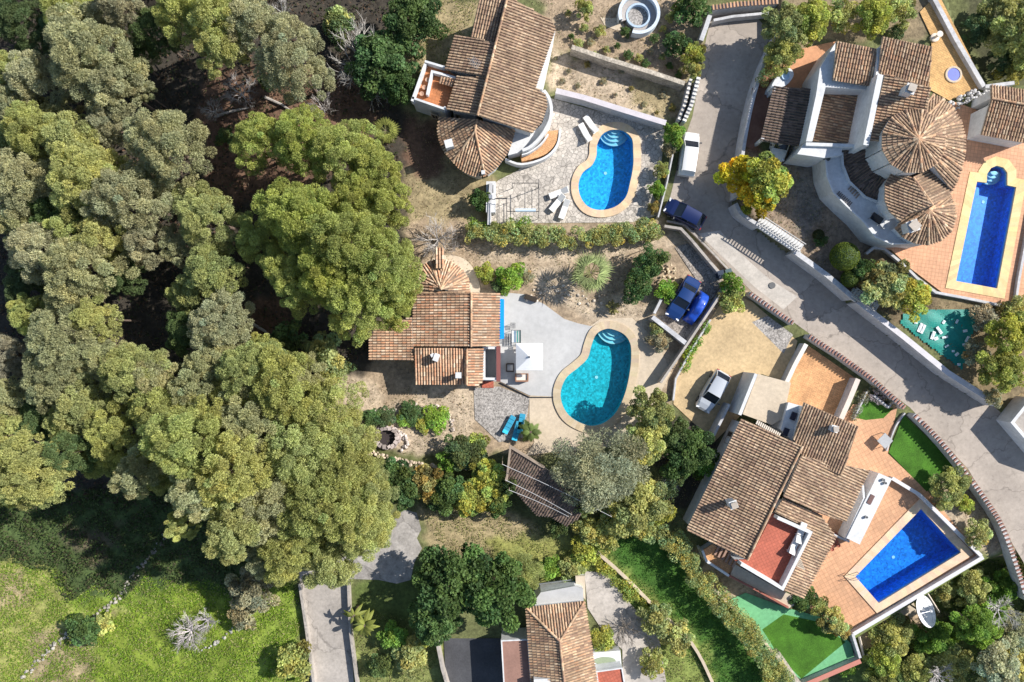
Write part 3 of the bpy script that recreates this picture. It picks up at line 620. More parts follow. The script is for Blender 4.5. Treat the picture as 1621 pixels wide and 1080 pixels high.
for i in range(9): p = P(1330 - 3 + i * 2.4, 312 - 6 + i * 2.2, zb + 2.6); mb.box((p.x, p.y, zb + 2.58), (.5, .07, .08), R(48), (.14, .12, .11))
mb.build('slatted_grille', M['plain'], hB.t); mb = MB()
for i in range(5): p = P(1346 + i * 3, 297 + i * 3.4, zb + 2.6); mb.box((p.x, p.y, zb + 2.58), (.5, .1, .1), R(48), (.3, .22, .16))
mb.build('slatted_grille', M['plain'], hB.t)
for (x0, y0, x1, y1) in ((1270, 237, 1310, 250), (1296, 241, 1310, 246)):
    pass
mb = MB(); g = [p.xy for p in PP([(1272,238),(1315,250)], zb + 3.0)]; mb.strip(g, .45, zb + 2.7, zb + 3.0, (.05, .06, .06)); mb.build('awning', M['plain'], hB.t)
chimney(hB, 1441, 141, zb + 5.8, 1.0, .7, R(-20)); chimney(hB, 1445, 358, zb + 3.8, .9, .9, R(20), 1)
for a, b in (((1308,290),(1322,312)), ((1340,333),(1352,346)), ((1370,365),(1384,378))): hB.window(a, b, zb + .9, zb + 2.0)
hB.end()
hp = House('pool_house', 'small tiled pool house at the right edge above the royal blue pool', (1590, 180), zb, 'pool house')
hp.roof([plane([(1568,135),(1640,146),(1640,170),(1569,157)], (1568, 157), zb + 3.3, (.15, -.98), .25), plane([(1569,156),(1640,169),(1636,229),(1553,213)], (1569, 156), zb + 3.3, (-.15, .98), .22)], PAL_TAN, [(P(1569,156,zb+3.35), P(1640,169,zb+3.35))])
hp.end()

# --- house C: centre house
hC = House('house', 'low house with orange clay roofs beneath the big pine, beside the pale terrace', (700, 540))
zr = 3.75
f6, g6 = fan((698, 458), [(655,463),(658,440),(666,424),(680,414),(697,410),(716,415),(732,427),(742,443),(744,463)], 3.7, 2.6)
hC.roof(f6, PAL_RED, [g6[3], g6[5], g6[7]], name='half_round_roof', label='half-round fan of tiles')
hC.roof([plane([(655,464),(746,463),(746,549),(654,549)], (746, 500), zr, (-1, 0), .2), plane([(746,463),(791,464),(790,548),(746,549)], (746, 500), zr, (1, 0), .2)], PAL_RED, [(P(746,463,zr+.03), P(746,549,zr+.03)), (P(655,464,2.75), P(744,463,3.75))])
hC.roof([plane([(657,551),(738,551),(738,608),(657,608)], (700, 551), 3.2, (0, 1), .2)], PAL_RED)
hC.roof([plane([(739,551),(765,551),(764,604),(755,612),(739,610)], (739, 580), 3.2, (1, 0), .2)], PAL_RED, [(P(739,551,3.25), P(739,609,3.25))])
hC.roof([plane([(585,520),(652,502),(655,571),(585,569)], (652, 540), 2.9, (-1, 0), .16)], PAL_RED)
mb = MB(); g = [p.xy for p in PP([(766,551),(787,551),(787,600),(766,600)], 2.2)]; mb.strip(g, .22, -.1, 2.2, closed=True); mb.build('courtyard_wall', M['white'], hC.t)
mb = MB(); g = [p.xy for p in PP([(789,548),(789,604)], 2.3)]; mb.strip(g, .4, 2.15, 2.32, (.22, .08, .07)); mb.build('pergola_beam', M['plain'], hC.t)
mb = MB(); p0, p1 = P(798, 474, 2.5), P(798, 536, 2.5); q0, q1 = P(792, 473, 2.75), P(792, 537, 2.75)
mb.poly([q0, q1, p1, p0][::-1] if False else [q0, q1, p1, p0], (.0, .20, .62)); mb.poly([q0 - Vector((0,0,.12)), p0 - Vector((0,0,.12)), p1 - Vector((0,0,.12)), q1 - Vector((0,0,.12))], (.0, .20, .62)); mb.poly([p0, p1, p1 - Vector((0,0,.16)), p0 - Vector((0,0,.16))], (0, .18, .56)); mb.tube([q0, q1], .1, 8, (.0, .22, .66)); mb.build('awning', M['fabric'], hC.t)
mb = MB(); p = P(690, 566, 3.9); mb.box((p.x, p.y, 3.4), (.45, .7, 1.1), R(-20)); mb.box((p.x - .35, p.y + .2, 3.6), (.3, .3, .5), R(30)); mb.build('chimney', M['white'], hC.t)
mb = MB(); p = P(726, 594, 3.5); mb.box((p.x, p.y, 3.2), (.42, .42, 1.0)); mb.box((p.x, p.y, 3.75), (.55, .55, .08)); mb.build('chimney', M['white'], hC.t)
ch = MB(); p = P(696, 405, 3.3); ch.box((p.x, p.y - .4, 1.7), (.7, 1.2, 3.2)); co_ = ch.build('chimney', M['sandconc'], hC.t); tb = MB()
tiles(tb, [P(689,392,3.5), P(703,392,3.5), P(703,424,3.3), P(689,424,3.3)], PAL_RED, .27); tb.build('chimney_cap', M['tile'], co_)
mb = MB(); p = P(772, 609, .3); mb.box((p.x, p.y, .08), (1.15, .66, .1)); mb.build('doorstep', M['redtile'], hC.t)
hC.end()

# --- house D: lower right
hD = House('villa', 'largest white villa with a red roof terrace, left of the four-sided pool', (1220, 780))
dd = (-.91, -.41)
hD.roof([plane([(1174,663),(1270,706),(1222,812),(1183,887),(1087,838)], (1270, 706), 4.5, dd, .2)], PAL_BRN, [(P(1270,706,4.55), P(1183,887,4.55))])
hD.roof([plane([(1273,637),(1359,675),(1333,752),(1270,722),(1256,694)], (1300, 640), 4.9, (-.3, .95), .18)], PAL_BRN)
hD.roof([plane([(1268,722),(1376,745),(1366,765),(1338,826),(1300,814),(1240,786)], (1268, 722), 4.5, (.91, .41), .2)], PAL_BRN)
hD.roof([plane([(1240,788),(1299,815),(1323,850),(1271,948),(1236,931),(1282,838),(1226,811)], (1240, 788), 4.0, (.91, .41), .2)], PAL_BRN)
hD.slab([(1224,813),(1280,838),(1234,930),(1163,887),(1186,886)], 3.3, M['redtile'], 'roof_terrace', par=.9, pw=.28, sides_=[(0, 3)], label='red tiled roof terrace with white parapet')
hD.slab([(1200,592),(1252,606),(1240,662),(1222,673),(1176,656)], 2.7, M['sandconc'], 'flat_roof', label='beige flat roof')
mb = MB(); g = [p.xy for p in PP([(1197,592),(1171,657)], 3.2)]; mb.strip(g, .3, -.1, 3.2); mb.build('side_wall', M['white'], hD.t)
hD.slab([(1248,637),(1270,643),(1254,698),(1236,680)], 3.2, M['white'], 'flat_roof', label='narrow white roof with two dark vents')
for x, y in ((1256, 659), (1244, 684)):
    mb = MB(); p = P(x, y, 3.3); mb.box((p.x, p.y, 3.3), (.45, .75, .2), R(-22), (.03, .03, .05)); mb.build('roof_vent', M['plain'], hD.t)
tb = MB(); a, b = P(1197, 668, 3.3), P(1232, 688, 3.3)
for i in range(13): p = a.lerp(b, i / 12); tb.box((p.x, p.y, 3.55), (.12, .4, .1), R(-24), (.7, .62, .52))
tb.build('tile_edge', M['plain'], hD.t)
hD.slab([(1155,914),(1163,893),(1234,934),(1272,950),(1249,963)], 1.4, M['sandconc'], 'balcony', label='pinkish balcony slab under the red terrace')
mb = MB(); g = [p.xy for p in PP([(1112,872),(1119,889),(1154,912),(1200,936),(1249,963)], 1.8)]; mb.strip(g[:3], .22, -.1, 1.8); mb.strip(g[2:], .16, -.1, 1.7, (.55, .2, .14)); mb.build('balcony_wall', M['white'], hD.t)
hD.slab([(1112,872),(1128,862),(1182,890),(1163,905),(1150,909),(1119,888)], 1.2, M['orange'], 'stair_landing')
for i in range(6):
    mb = MB(); p = P(1136 + i * 5, 872 + i * 3.3, 1.5); mb.box((p.x, p.y, 1.25 + i * .12), (.2, 1.0, .22), R(-26), (.35, .22, .16)); mb.build('stair_tread', M['plain'], hD.t)
chimney(hD, 1161, 799, 3.9, 1.1, .6, R(20)); chimney(hD, 1321, 679, 4.4, .8, .5, R(-15), 1)
tb = MB()
for i in range(5):
    for j in range(2): p = P(1262 + j * 4 + i * 1.2 - 3 * j, 884 + i * 3.2 + j * 2, 3.9); tb.box((p.x, p.y, 3.85), (.8, .1, .12), R(-24), (.62, .5, .38))
tb.build('roof_vent_tiles', M['plain'], hD.t)
for (a, b) in (((1130,745),(1138,727)), ((1112,787),(1120,769)), ((1150,702),(1158,684))): hD.window(a, b, .9, 2.1)
hD.end()

# --- house E: bottom
hE = House('house', 'tile-hipped house cut by the bottom edge of the photo, with brown flat wings', (880, 1050))
zE = 4.4
E0 = P(886, 1015, zE); eL, eR = P(833, 962, 3.2), P(925, 952, 3.2); bL, bR = P(845, 1140, 3.2), P(955, 1140, 3.2); b0 = P(900, 1140, zE)
hE.roof([[eL, E0, eR], [eL, bL, b0, E0], [E0, b0, bR, eR]], PAL_TAN, [(eL, E0), (eR, E0), (E0, b0)])
hE.slab([(793,1013),(836,1011),(843,1100),(798,1100)], 2.6, mat('brown_flat_roof', (.30,.17,.13), .9, .85, 1.1, .5, .9, 1.1, 3), 'flat_roof', par=.12, pw=.12, label='brown flat roof, left wing')
hE.slab([(943,1062),(985,1056),(992,1100),(948,1100)], 2.6, M['redtile'], 'flat_roof', par=.12, pw=.12, label='reddish flat roof, right wing')
hE.slab([(840,960),(856,938),(910,928),(923,932),(924,952)], 2.5, M['paleterrace'], 'flat_roof', label='pale grey flat roof at the top end')
hE.slab([(911,912),(926,912),(927,950),(912,932)], 1.6, M['sandconc'], 'porch', label='cream porch')
hE.slab([(936,1034),(982,1030),(984,1055),(940,1059)], 1.2, M['white'], 'white_terrace')
mb = MB(); p = P(958, 1047, 1.3)
c_ = [(p.x + 1.05 * math.cos(a), p.y + .38 * math.sin(a)) for a in np.linspace(0, 2 * math.pi, 20)[:-1]]; mb.prism(c_, 1.1, 1.26, (.28, .33, .22)); mb.build('planter_oval', M['plain'], hE.t)
mb = MB(); g = [p.xy for p in PP([(845,1076),(895,1073)], 3.5)]; mb.strip(g, .4, 3.0, 3.9); mb.build('chimney_stack', M['white'], hE.t)
mb = MB(); g = [p.xy for p in PP([(850,925),(905,918)], 1.2)]
for k in range(4): q = g[0].lerp(g[1], k / 3); mb.tube([(q.x, q.y, 0), (q.x, q.y, 1.2)], .05)
mb.tube([(*g[0], 1.2), (*g[1], 1.2)], .05); mb.build('railing', M['metal'], hE.t); hE.end()

# --- old tiled shed
hF = House('shed', 'old dark-tiled shed half hidden by the silvery tree', (860, 770), 0, 'shed')
hF.roof([plane([(809,707),(864,742),(936,790),(914,822),(897,833),(872,818),(850,816),(803,764),(801,745)], (900, 750), 3.1, (-.5, .86), .14)], PAL_DARK, pitch=.25)
mb = MB(); g = [p.xy for p in PP([(802,762),(808,708),(862,741)], 3.2)]; mb.strip(g, .2, 2.6, 3.2, (.8, .7, .6)); mb.build('verge', M['concrete'], hF.t); hF.end(M['stone'])
for k, (a, b, l) in enumerate((((795,735),(968,818),'upper thin pale cable crossing the old dark shed roof'), ((800,760),(905,815),'middle thin pale cable crossing the old dark shed roof'), ((806,776),(900,818),'lower thin pale cable crossing the old dark shed roof'))):
    mb = MB(); p, q = P(*a, 4.2), P(*b, 4.2); mb.tube([p.lerp(q, t) - Vector((0, 0, .5 * math.sin(math.pi * t))) for t in np.linspace(0, 1, 9)], .025, 5, (.5, .5, .5))
    for e in (p, q): mb.tube([(e.x, e.y, 0), e], .05, 6, (.35, .28, .2))
    tag(mb.build('overhead_cable', M['plain']), l, 'cable')
# --- white building at the right edge below the road
hG = House('outbuilding', 'white-walled outbuilding cut by the right edge, beside the road end', (1625, 680), 0, 'outbuilding')
hG.slab([(1594,668),(1626,628),(1700,660),(1690,740),(1640,722)], 1.6, M['concrete'], 'flat_roof', par=.5, pw=.3); hG.end()
# ---------------------------------------------------------------- walls and fences
def xy(pts, z): return [p.xy for p in PP(pts, z)]
def wall(label, pts, zt, th, m='whitewall', zb_=-.1, curve=False, tooth=0, toothc=(.30,.15,.11), name='boundary_wall', cat='wall', cap=None, group=None):
    g = xy(pts, zt); g = smooth_loop(g, 5, False) if curve else g; th *= .85
    mb = MB(); mb.strip(g, th, zb_, zt)
    if not tooth and not cap: return tag(mb.build(name, M[m]), label, cat, group)
    c = g[0]; t = thing(name, label, cat, (c.x, c.y, zb_ + .1), group); mb.build('wall', M[m], t); tb = MB()
    if cap: tb.strip(g, th + .1, zt + .002, zt + .07, cap); tb.build('coping', M['plain'], t)
    if tooth:
        for a, b in zip(g[:-1], g[1:]):
            L = (b - a).length; n = max(1, int(L / tooth)); rz = math.atan2(b.y - a.y, b.x - a.x)
            for i in range(n):
                q = a.lerp(b, (i + .5) / n); v = random.uniform(.7, 1.3); tb.box((q.x, q.y, zt + .09), (tooth * .46, th * 1.2, .13), rz + random.uniform(-.06, .06), tuple(k * v for k in toothc))
        tb.build('tile_coping', M['plain'], t)
    return t
def rubble(label, pts, w_, h, z=None, dens=9, c=(.50,.45,.37), m='stone', name='stone_wall', cat='stone wall', curve=True):
    g = [G(a, b) for a, b in pts]; q = smooth_loop([p.xy for p in g], 5, False) if curve else [p.xy for p in g]; mb = MB(); rn = lcg(len(label) + int(pts[0][0]))
    for a, b in zip(q[:-1], q[1:]):
        L = (b - a).length; d = (b - a).normalized(); nn = Vector((-d.y, d.x))
        for i in range(max(1, int(L * dens))):
            p = a.lerp(b, rn.random()) + nn * rn.uniform(-w_ / 2, w_ / 2); z0 = float(hgt(p.x, p.y)); s_ = rn.uniform(.16, .34); v = rn.uniform(.6, 1.3)
            M3 = Matrix.Translation((p.x, p.y, z0 + rn.uniform(0, h))) @ Matrix.Rotation(rn.uniform(-.5, .5), 4, 'X') @ Matrix.Rotation(rn.uniform(-.5, .5), 4, 'Y')
            n0 = len(mb.v); ns = 6; rot = rn.uniform(0, 6)
            for zz, rr in ((-.5, .8), (.15, 1), (.5, .55)):
                for k in range(ns): t = rot + 2 * math.pi * k / ns; r = s_ * rr * rn.uniform(.75, 1.1) * .6; mb.v.append(tuple(M3 @ Vector((r * math.cos(t), r * math.sin(t), zz * s_ * .8))))
            for j in range(2):
                for k in range(ns): mb.face([n0 + j * ns + k, n0 + j * ns + (k + 1) % ns, n0 + (j + 1) * ns + (k + 1) % ns, n0 + (j + 1) * ns + k], (c[0] * v, c[1] * v, c[2] * v))
            mb.face([n0 + 2 * ns + k for k in range(ns)], (c[0] * v, c[1] * v, c[2] * v))
    return tag(mb.build(name, M['plain'] if m == 'plain' else mat_once('loose_stone')), label, cat)
_mo = {}
def mat_once(k):
    if k not in _mo: _mo[k] = mat(k, (1, 1, 1), .9, .8, 1.15, 2, .7, 1.25, 9, bump=.5)
    return _mo[k]
def railing(label, pts, z, h, th=.35, n=.32, c=(.52,.50,.47)):
    g = xy(pts, z + h); p0 = g[0]; t = thing('fence', label, 'fence', (p0.x, p0.y, z)); mb = MB()
    for off in (-th / 2, th / 2): mb.strip(sides(g, abs(off))[0 if off > 0 else 1], .07, z + h - .08, z + h, c)
    mb.build('rail', M['plain'], t); mb = MB()
    for a, b in zip(g[:-1], g[1:]):
        k = max(1, int((b - a).length / n)); rz = math.atan2(b.y - a.y, b.x - a.x)
        for i in range(k): q = a.lerp(b, (i + .5) / k); mb.box((q.x, q.y, z + h - .11), (.09, th + .1, .06), rz, c); mb.box((q.x, q.y, z + (h - .14) / 2), (.07, .07, h - .14), rz, c)
    mb.build('slats', M['plain'], t); mb = MB(); mb.strip(g, th + .15, z - .05, z + .25); mb.build('base_wall', M['white'], t); return t
wall('white wall along the dark shaded top stretch of the road, left of the carport roof', [(1232,52),(1224,70),(1206,112),(1190,168),(1177,238),(1169,312)], 2.2, .36, curve=True)
wall('short curved white wall at the foot of the yellow-leaved tree', [(1165,322),(1174,338),(1196,353),(1204,357)], 2.0, .4, curve=True)
railing('white slatted fence on the road side between the yellow-leaved tree and the round clipped bush', [(1204,348),(1272,393)], ZB, .9, .9, .3)
wall('thick white road wall beside the round clipped bush', [(1258,398),(1310,436),(1352,472)], 2.05, .55)
railing('short white slatted fence under the autumn-tinted bush', [(1352,462),(1392,488)], ZB, .9, .9, .3)
wall('long straight white retaining wall between the road and the teal tarpaulin', [(1358,477),(1430,533),(1500,590),(1580,641)], 2.0, .5, cap=(.58,.55,.56))
wall('white wall slanting down beside the tan stone patio', [(1470,-20),(1514,62),(1558,137)], ZB + .6, .5, zb_=ZB - .2)
wall('white wall running from the tan patio corner to the pool house roof', [(1560,137),(1606,131)], ZB + .6, .4, zb_=ZB - .2)
wall('white parapet wall edging the salmon deck of the royal blue pool', [(1372,402),(1384,392),(1400,394),(1430,418),(1452,440),(1482,463),(1530,472),(1607,488),(1614,440),(1640,300)], ZB + .45, .28, zb_=-.1)
wall('white garden wall between the brown garden and the crazy-paved patio', [(880,144),(925,155),(985,174),(1054,195)], 1.6, .5, cap=(.58,.53,.54))
wall('grey stone wall dividing the cactus garden from the brown garden', [(905,74),(960,93),(1030,114),(1084,132)], 1.5, .5, m='stone')
wall('white wall with tile teeth beside the road above the parked white van', [(1106,122),(1095,165),(1082,194)], 1.5, .38, tooth=.38, toothc=(.70,.66,.60))
wall('inner white toothed wall beside the brown garden', [(1094,124),(1084,165),(1074,192)], 1.2, .3, tooth=.38, toothc=(.70,.64,.56))
wall('white gate pier wall at the top end of the road', [(1124,24),(1117,45),(1110,64)], 1.5, .5)
wall('red-tiled wall across the top of the road', [(1126,13),(1170,7),(1232,3)], 1.4, .5, tooth=.33, toothc=(.48,.28,.16))
wall('low pale wall below the red-tiled wall at the road top', [(1130,32),(1160,26),(1222,20)], .9, .3)
wall('thin white wall on the right of the crazy-paved patio', [(1067,236),(1056,290),(1042,344)], .9, .16)
wall('white wall at the left end of the crazy-paved patio', [(777,290),(774,356)], 1.5, .38)
wall('pale garden wall curving down to the parked blue cars', [(1052,358),(1078,362),(1095,380),(1120,410),(1146,440)], 1.0, .3, m='concrete')
wall('outer kerb wall between the pale garden wall and the road', [(1056,350),(1084,356),(1103,374),(1130,402),(1158,432)], .4, .22, m='concrete')
wall('white wall with red tile teeth above the sandy yard', [(1186,464),(1215,484),(1256,512)], 1.0, .42, tooth=.31)
wall('white wall with red tile teeth above the orange brick patio', [(1280,532),(1330,564),(1380,600),(1432,646)], 1.1, .45, tooth=.31)
wall('white wall with red tile teeth curving down past the large lawn', [(1447,657),(1482,692),(1522,740),(1560,792),(1588,838),(1612,905),(1626,950)], 1.1, .45, tooth=.31, curve=True)
wall('white wall at the lower left of the parked blue cars', [(1033,502),(1088,545)], 1.2, .5)
wall('short white wall left of the parked blue car', [(1036,496),(1047,474)], .8, .3)
wall('long stone wall between the blue cars and the sandy yard', [(1152,450),(1128,486),(1078,560),(1046,606)], 1.3, .26, m='concrete')
wall('white kerb wall along the left edge of the sandy yard', [(1125,506),(1096,552),(1070,600),(1066,634)], .5, .2)
wall('white-rimmed wall on the left of the orange brick patio', [(1276,545),(1258,578),(1243,610)], 1.3, .36, cap=(.7,.66,.58))
wall('white-rimmed wall on the right of the orange brick patio', [(1358,600),(1344,634),(1330,666)], 1.3, .45, cap=(.66,.56,.48))
wall('thin white kerb left of the small lawn', [(1373,620),(1352,664)], .5, .16)
wall('white kerb bending round the top of the small lawn', [(1383,626),(1407,645),(1418,632)], .6, .2)
wall('pale kerb on the left of the large lawn', [(1433,654),(1418,676),(1404,714)], .3, .16, curve=True)
wall('white wall along the upper right edge of the four-sided pool deck', [(1412,757),(1455,783),(1553,880)], .6, .28, zb_=-3.2, cap=(.64,.62,.62))
wall('white wall along the lower right edge of the four-sided pool deck', [(1556,882),(1350,1004)], .6, .32, zb_=-3.2, cap=(.64,.62,.62))
wall('white yard wall beside the silver car', [(1155,640),(1143,664),(1130,690)], 1.7, .28)
wall('white rubble-faced wall at the lower left of the sunken lawn', [(1230,1034),(1266,1086)], .9, .7, m='stone')
wall('white and red wall under the sunken lawn', [(1274,1084),(1362,1046)], .8, .42, zb_=-3, cap=(.5,.2,.15))
wall('white wall at the right corner of the sunken lawn', [(1350,1004),(1362,1042)], .8, .3, zb_=-3)
wall('cream kerb wall left of the lane', [(474,925),(482,978),(499,1100)], .7, .3, m='concrete')
wall('dark-topped kerb wall right of the lane', [(551,925),(554,1000),(567,1100)], .7, .26, m='concrete')
wall('cream wall left of the dark forecourt', [(688,1000),(700,1060),(712,1100)], 1.1, .3, m='concrete')
wall('low brick kerb where the shaded garden meets the house plinth in the lower grass', [(935,866),(985,910),(1035,960),(1096,1020),(1130,1085)], .4, .34, m='sandconc', curve=True, name='path_kerb', cat='kerb')
wall('pale stone kerb between the long hedge and the green matting', [(1126,928),(1160,962),(1215,1022),(1256,1080)], .5, .3, m='sandconc', name='path_kerb', cat='kerb')
wall('thin dark edging along the pale terrace and gravel', [(792,606),(838,629),(876,629)], .18, .08, m='dark', name='edging', cat='edging')
rubble('dry stone wall running diagonally across the lower left meadow', [(28,1084),(75,1032),(130,988),(182,952),(228,892),(268,838)], .55, .2, dens=6, c=(.36,.33,.28))
rubble('short run of white stones beside the grey bare bush in the meadow', [(318,1030),(352,1012),(392,968),(412,946)], .4, .15, c=(.42,.4,.35), dens=5)
rubble('long curved stone border below the garden bed', [(575,712),(620,727),(680,738),(745,738),(800,745)], .55, .25, c=(.60,.48,.36), dens=12)
rubble('stone ring round the right of the green flower bed', [(655,655),(680,644),(700,645),(714,662),(717,684)], .3, .15, c=(.6,.5,.42), dens=12)
rubble('low stone edge left of the garden bed', [(560,662),(600,650),(640,650),(660,640)], .3, .15, c=(.55,.48,.4), dens=9)
rubble('rocks lying along the path under the top hedge', [(830,480),(870,462),(920,470),(960,490)], 1.6, .05, c=(.6,.52,.42), dens=5)
rubble('sandy rockery beside the long dark bush', [(1052,420),(1060,445),(1040,462)], 1.6, .4, c=(.62,.5,.33), dens=16)
rubble('stone heap below the tan patio', [(1505,170),(1522,160),(1540,150),(1552,145)], 1.0, .4, c=(.6,.58,.56), dens=20)
# ---------------------------------------------------------------- well, rings, tarpaulin, satellite dish
def ring(mb, c, r0, r1, z0, z1, n=40, a0=0, a1=2 * math.pi, colr=(1, 1, 1)):
    A = np.linspace(a0, a1, n)
    for i in range(n - 1):
        q = [(math.cos(A[i]), math.sin(A[i])), (math.cos(A[i + 1]), math.sin(A[i + 1]))]
        v = lambda k, r, z: (c[0] + r * q[k][0], c[1] + r * q[k][1], z)
        mb.poly([v(0, r0, z1), v(0, r1, z1), v(1, r1, z1), v(1, r0, z1)], colr); mb.poly([v(0, r1, z0), v(1, r1, z0), v(1, r1, z1), v(0, r1, z1)], colr); mb.poly([v(0, r0, z0), v(0, r0, z1), v(1, r0, z1), v(1, r0, z0)], colr)
c = P(1009, 28); t = thing('sunken_seating_ring', 'round sunken seating ring with grey floor in the cactus garden', 'seating ring', c)
mb = MB(); ring(mb, c, 1.75, 2.05, 0, 1.0, a0=R(-110), a1=R(200)); mb.build('outer_wall', mat('pale_blue_render', (.62,.68,.74), .8, .9, 1.05), t)
mb = MB(); ring(mb, c, 1.25, 1.73, 0, .45, a0=R(-110), a1=R(200)); mb.build('bench', mat('grey_bench', (.42,.38,.35), .8, .9, 1.05), t)
mb = MB(); ring(mb, c, 1.02, 1.22, 0, .5); mb.build('inner_ring', mat('blue_ring', (.45,.55,.66), .8, .9, 1.05), t)
mb = MB(); mb.prism([(c.x + 1.02 * math.cos(a), c.y + 1.02 * math.sin(a)) for a in np.linspace(0, 2 * math.pi, 30)[:-1]], 0, .08); mb.build('floor', M['gravel'], t)
c = P(1508, 119, ZB); t = thing('plunge_pond', 'small round blue-tiled pond in the tan patio', 'pond', c)
mb = MB(); ring(mb, c, .62, .8, ZB, ZB + .2); mb.build('rim', M['sandconc'], t); mb = MB(); mb.prism([(c.x + .62 * math.cos(a), c.y + .62 * math.sin(a)) for a in np.linspace(0, 2 * math.pi, 30)[:-1]], ZB, ZB + .16); mb.build('basin', caustic_mosaic('pond_mosaic', (.01, .05, .42)), t)
c = P(1478, 61, ZB); mb = MB(); mb.lathe((c.x, c.y, ZB), [(.4, 0), (.42, .25), (.3, .28), (.12, .3), (.12, .9), (.3, .95), (.3, 1.0), (0, 1.0)], 16, (.7, .6, .5)); tag(mb.build('bird_bath', M['plain']), 'pale round bird bath on the tan patio', 'bird bath')
def tarp():
    pts = [(1430,498),(1466,490),(1545,492),(1540,520),(1532,550),(1522,585),(1488,560),(1450,532),(1425,512)]
    w_ = [p.xy for p in PP(pts, ZB)]; xs = np.arange(min(p.x for p in w_), max(p.x for p in w_), .2); ys = np.arange(min(p.y for p in w_), max(p.y for p in w_), .2)
    mb = MB(); X, Y = np.meshgrid(xs + .1, ys + .1); ins = inpoly(X, Y, w_); z = lambda x, y: ZB + .10 + .03 * math.sin(2.2 * (x + y * 1.4)) + .03 * math.sin(1.1 * x - 3 * y)
    for i in range(len(ys)):
        for j in range(len(xs)):
            if ins[i, j]:
                x, y = xs[j], ys[i]; mb.poly([(x, y, z(x, y)), (x + .2, y, z(x + .2, y)), (x + .2, y + .2, z(x + .2, y + .2)), (x, y + .2, z(x, y + .2))])
    tag(mb.build('tarpaulin', mat('teal_tarpaulin', (.008, .24, .19), .5, .75, 1.2, .5, .85, 1.15, 4, bump=.5), smooth=True), 'teal tarpaulin sheet littered with white scraps behind the long road wall', 'tarpaulin')
tarp()
sp = [(1457,519,.9,.35,65),(1461,521,.9,.3,65),(1487,523,.8,.28,-55),(1477,531,.8,.3,70),(1482,536,.4,.3,20),(1496,534,.55,.2,10),(1450,511,.3,.2,0),(1499,548,.4,.15,30),(1494,510,.35,.25,60),(1515,509,.4,.2,60),(1528,524,.4,.25,10),(1531,537,.6,.2,60),(1527,545,.4,.2,20),(1515,561,.4,.25,40),(1509,556,.25,.2,0),(1518,577,.3,.25,0)]
for i, (x, y, a, b, r) in enumerate(sp):
    p = P(x, y, ZB + .2); mb = MB(); mb.box((0, 0, .02), (a, b, .05), 0, (.74, .78, .78)); mb.box((a * .1, 0, .05), (a * .6, b * .5, .04), .2, (.66, .7, .7)); o = mb.build('scrap_board', M['plain'])
    o.location = (p.x, p.y, ZB + .17); o.rotation_euler = (0, 0, R(r)); tag(o, 'white scrap lying loose on the teal tarpaulin', 'scrap', 'white scraps on the tarpaulin')
def dish():
    c = P(1462, 968, .5); t = thing('satellite_dish', 'big white satellite dish tilted on its pole below the deck wall', 'satellite dish', (c.x, c.y, -2.8))
    ax = Vector((.50, .36, .79)).normalized(); a = ax.cross(Vector((0, 0, 1))).normalized(); b = a.cross(ax); n = 28; mb = MB()
    rs = [0, .45, .9, 1.25, 1.5]
    for s_, e in ((1, 0), (-1, -.04)):
        base = len(mb.v)
        for r in rs:
            for k in range(n): th = 2 * math.pi * k / n; mb.v.append(tuple(c + a * r * math.cos(th) + b * r * math.sin(th) + ax * (.18 * r * r + e - .15)))
        for i in range(len(rs) - 1):
            for k in range(n): mb.face([base + i * n + k, base + i * n + (k + 1) % n, base + (i + 1) * n + (k + 1) % n, base + (i + 1) * n + k])
    mb.build('reflector', M['white'], t, True); mb = MB(); foc = c + ax * .75
    for th in (0, 2.1, 4.2): mb.tube([c + a * 1.45 * math.cos(th) + b * 1.45 * math.sin(th) + ax * .12, foc], .02, 5)
    mb.build('feed_arm', M['metal'], t); mb = MB(); mb.box(foc, (.18, .18, .22)); mb.build('receiver', M['white'], t)
    mb = MB(); mb.tube([(c.x - .15, c.y - .1, -3), (c.x - .15, c.y - .1, .5)], .09, 10); mb.box((c.x - .1, c.y - .05, .5), (.4, .35, .4)); mb.build('pole', M['metal'], t)
dish()
# timber and concrete frame under the deck
t = thing('retaining_frame', 'frame of pale beams stepping out below the pool deck, left part', 'frame', P(1400, 1005, -2.5)); 
for a, b in (((1398,977),(1420,1016)), ((1360,1008),(1369,1044)), ((1420,1017),(1369,1040))):
    mb = MB(); A, B = P(*a, -.9), P(*b, -1.6); mb.tube([A, B], .13, 4, (.6, .52, .44)); mb.tube([B, (B.x, B.y, -3.2)], .12, 4, (.5, .44, .38)); mb.build('beam', M['plain'], t)
mb = MB(); mb.prism([p.xy for p in PP([(1362,1004),(1396,984),(1404,1003),(1398,1018),(1372,1030)], -1.5)], -3.2, -1.7); mb.build('infill', M['sand'], t)
t = thing('retaining_frame', 'single pale beam and ledge below the pool deck beside the satellite dish', 'frame', P(1470, 955, -2.5))
mb = MB(); mb.tube([P(1466, 937, -.9), P(1486, 969, -1.6)], .13, 4, (.6, .52, .44)); mb.tube([P(1486, 969, -1.6), P(1486, 969, -3.2)], .1, 4, (.5, .44, .38)); mb.build('beam', M['plain'], t)
mb = MB(); mb.prism([p.xy for p in PP([(1408,975),(1446,953),(1452,972),(1420,992)], -1.6)], -3.2, -1.6); mb.build('ledge', M['sandconc'], t)
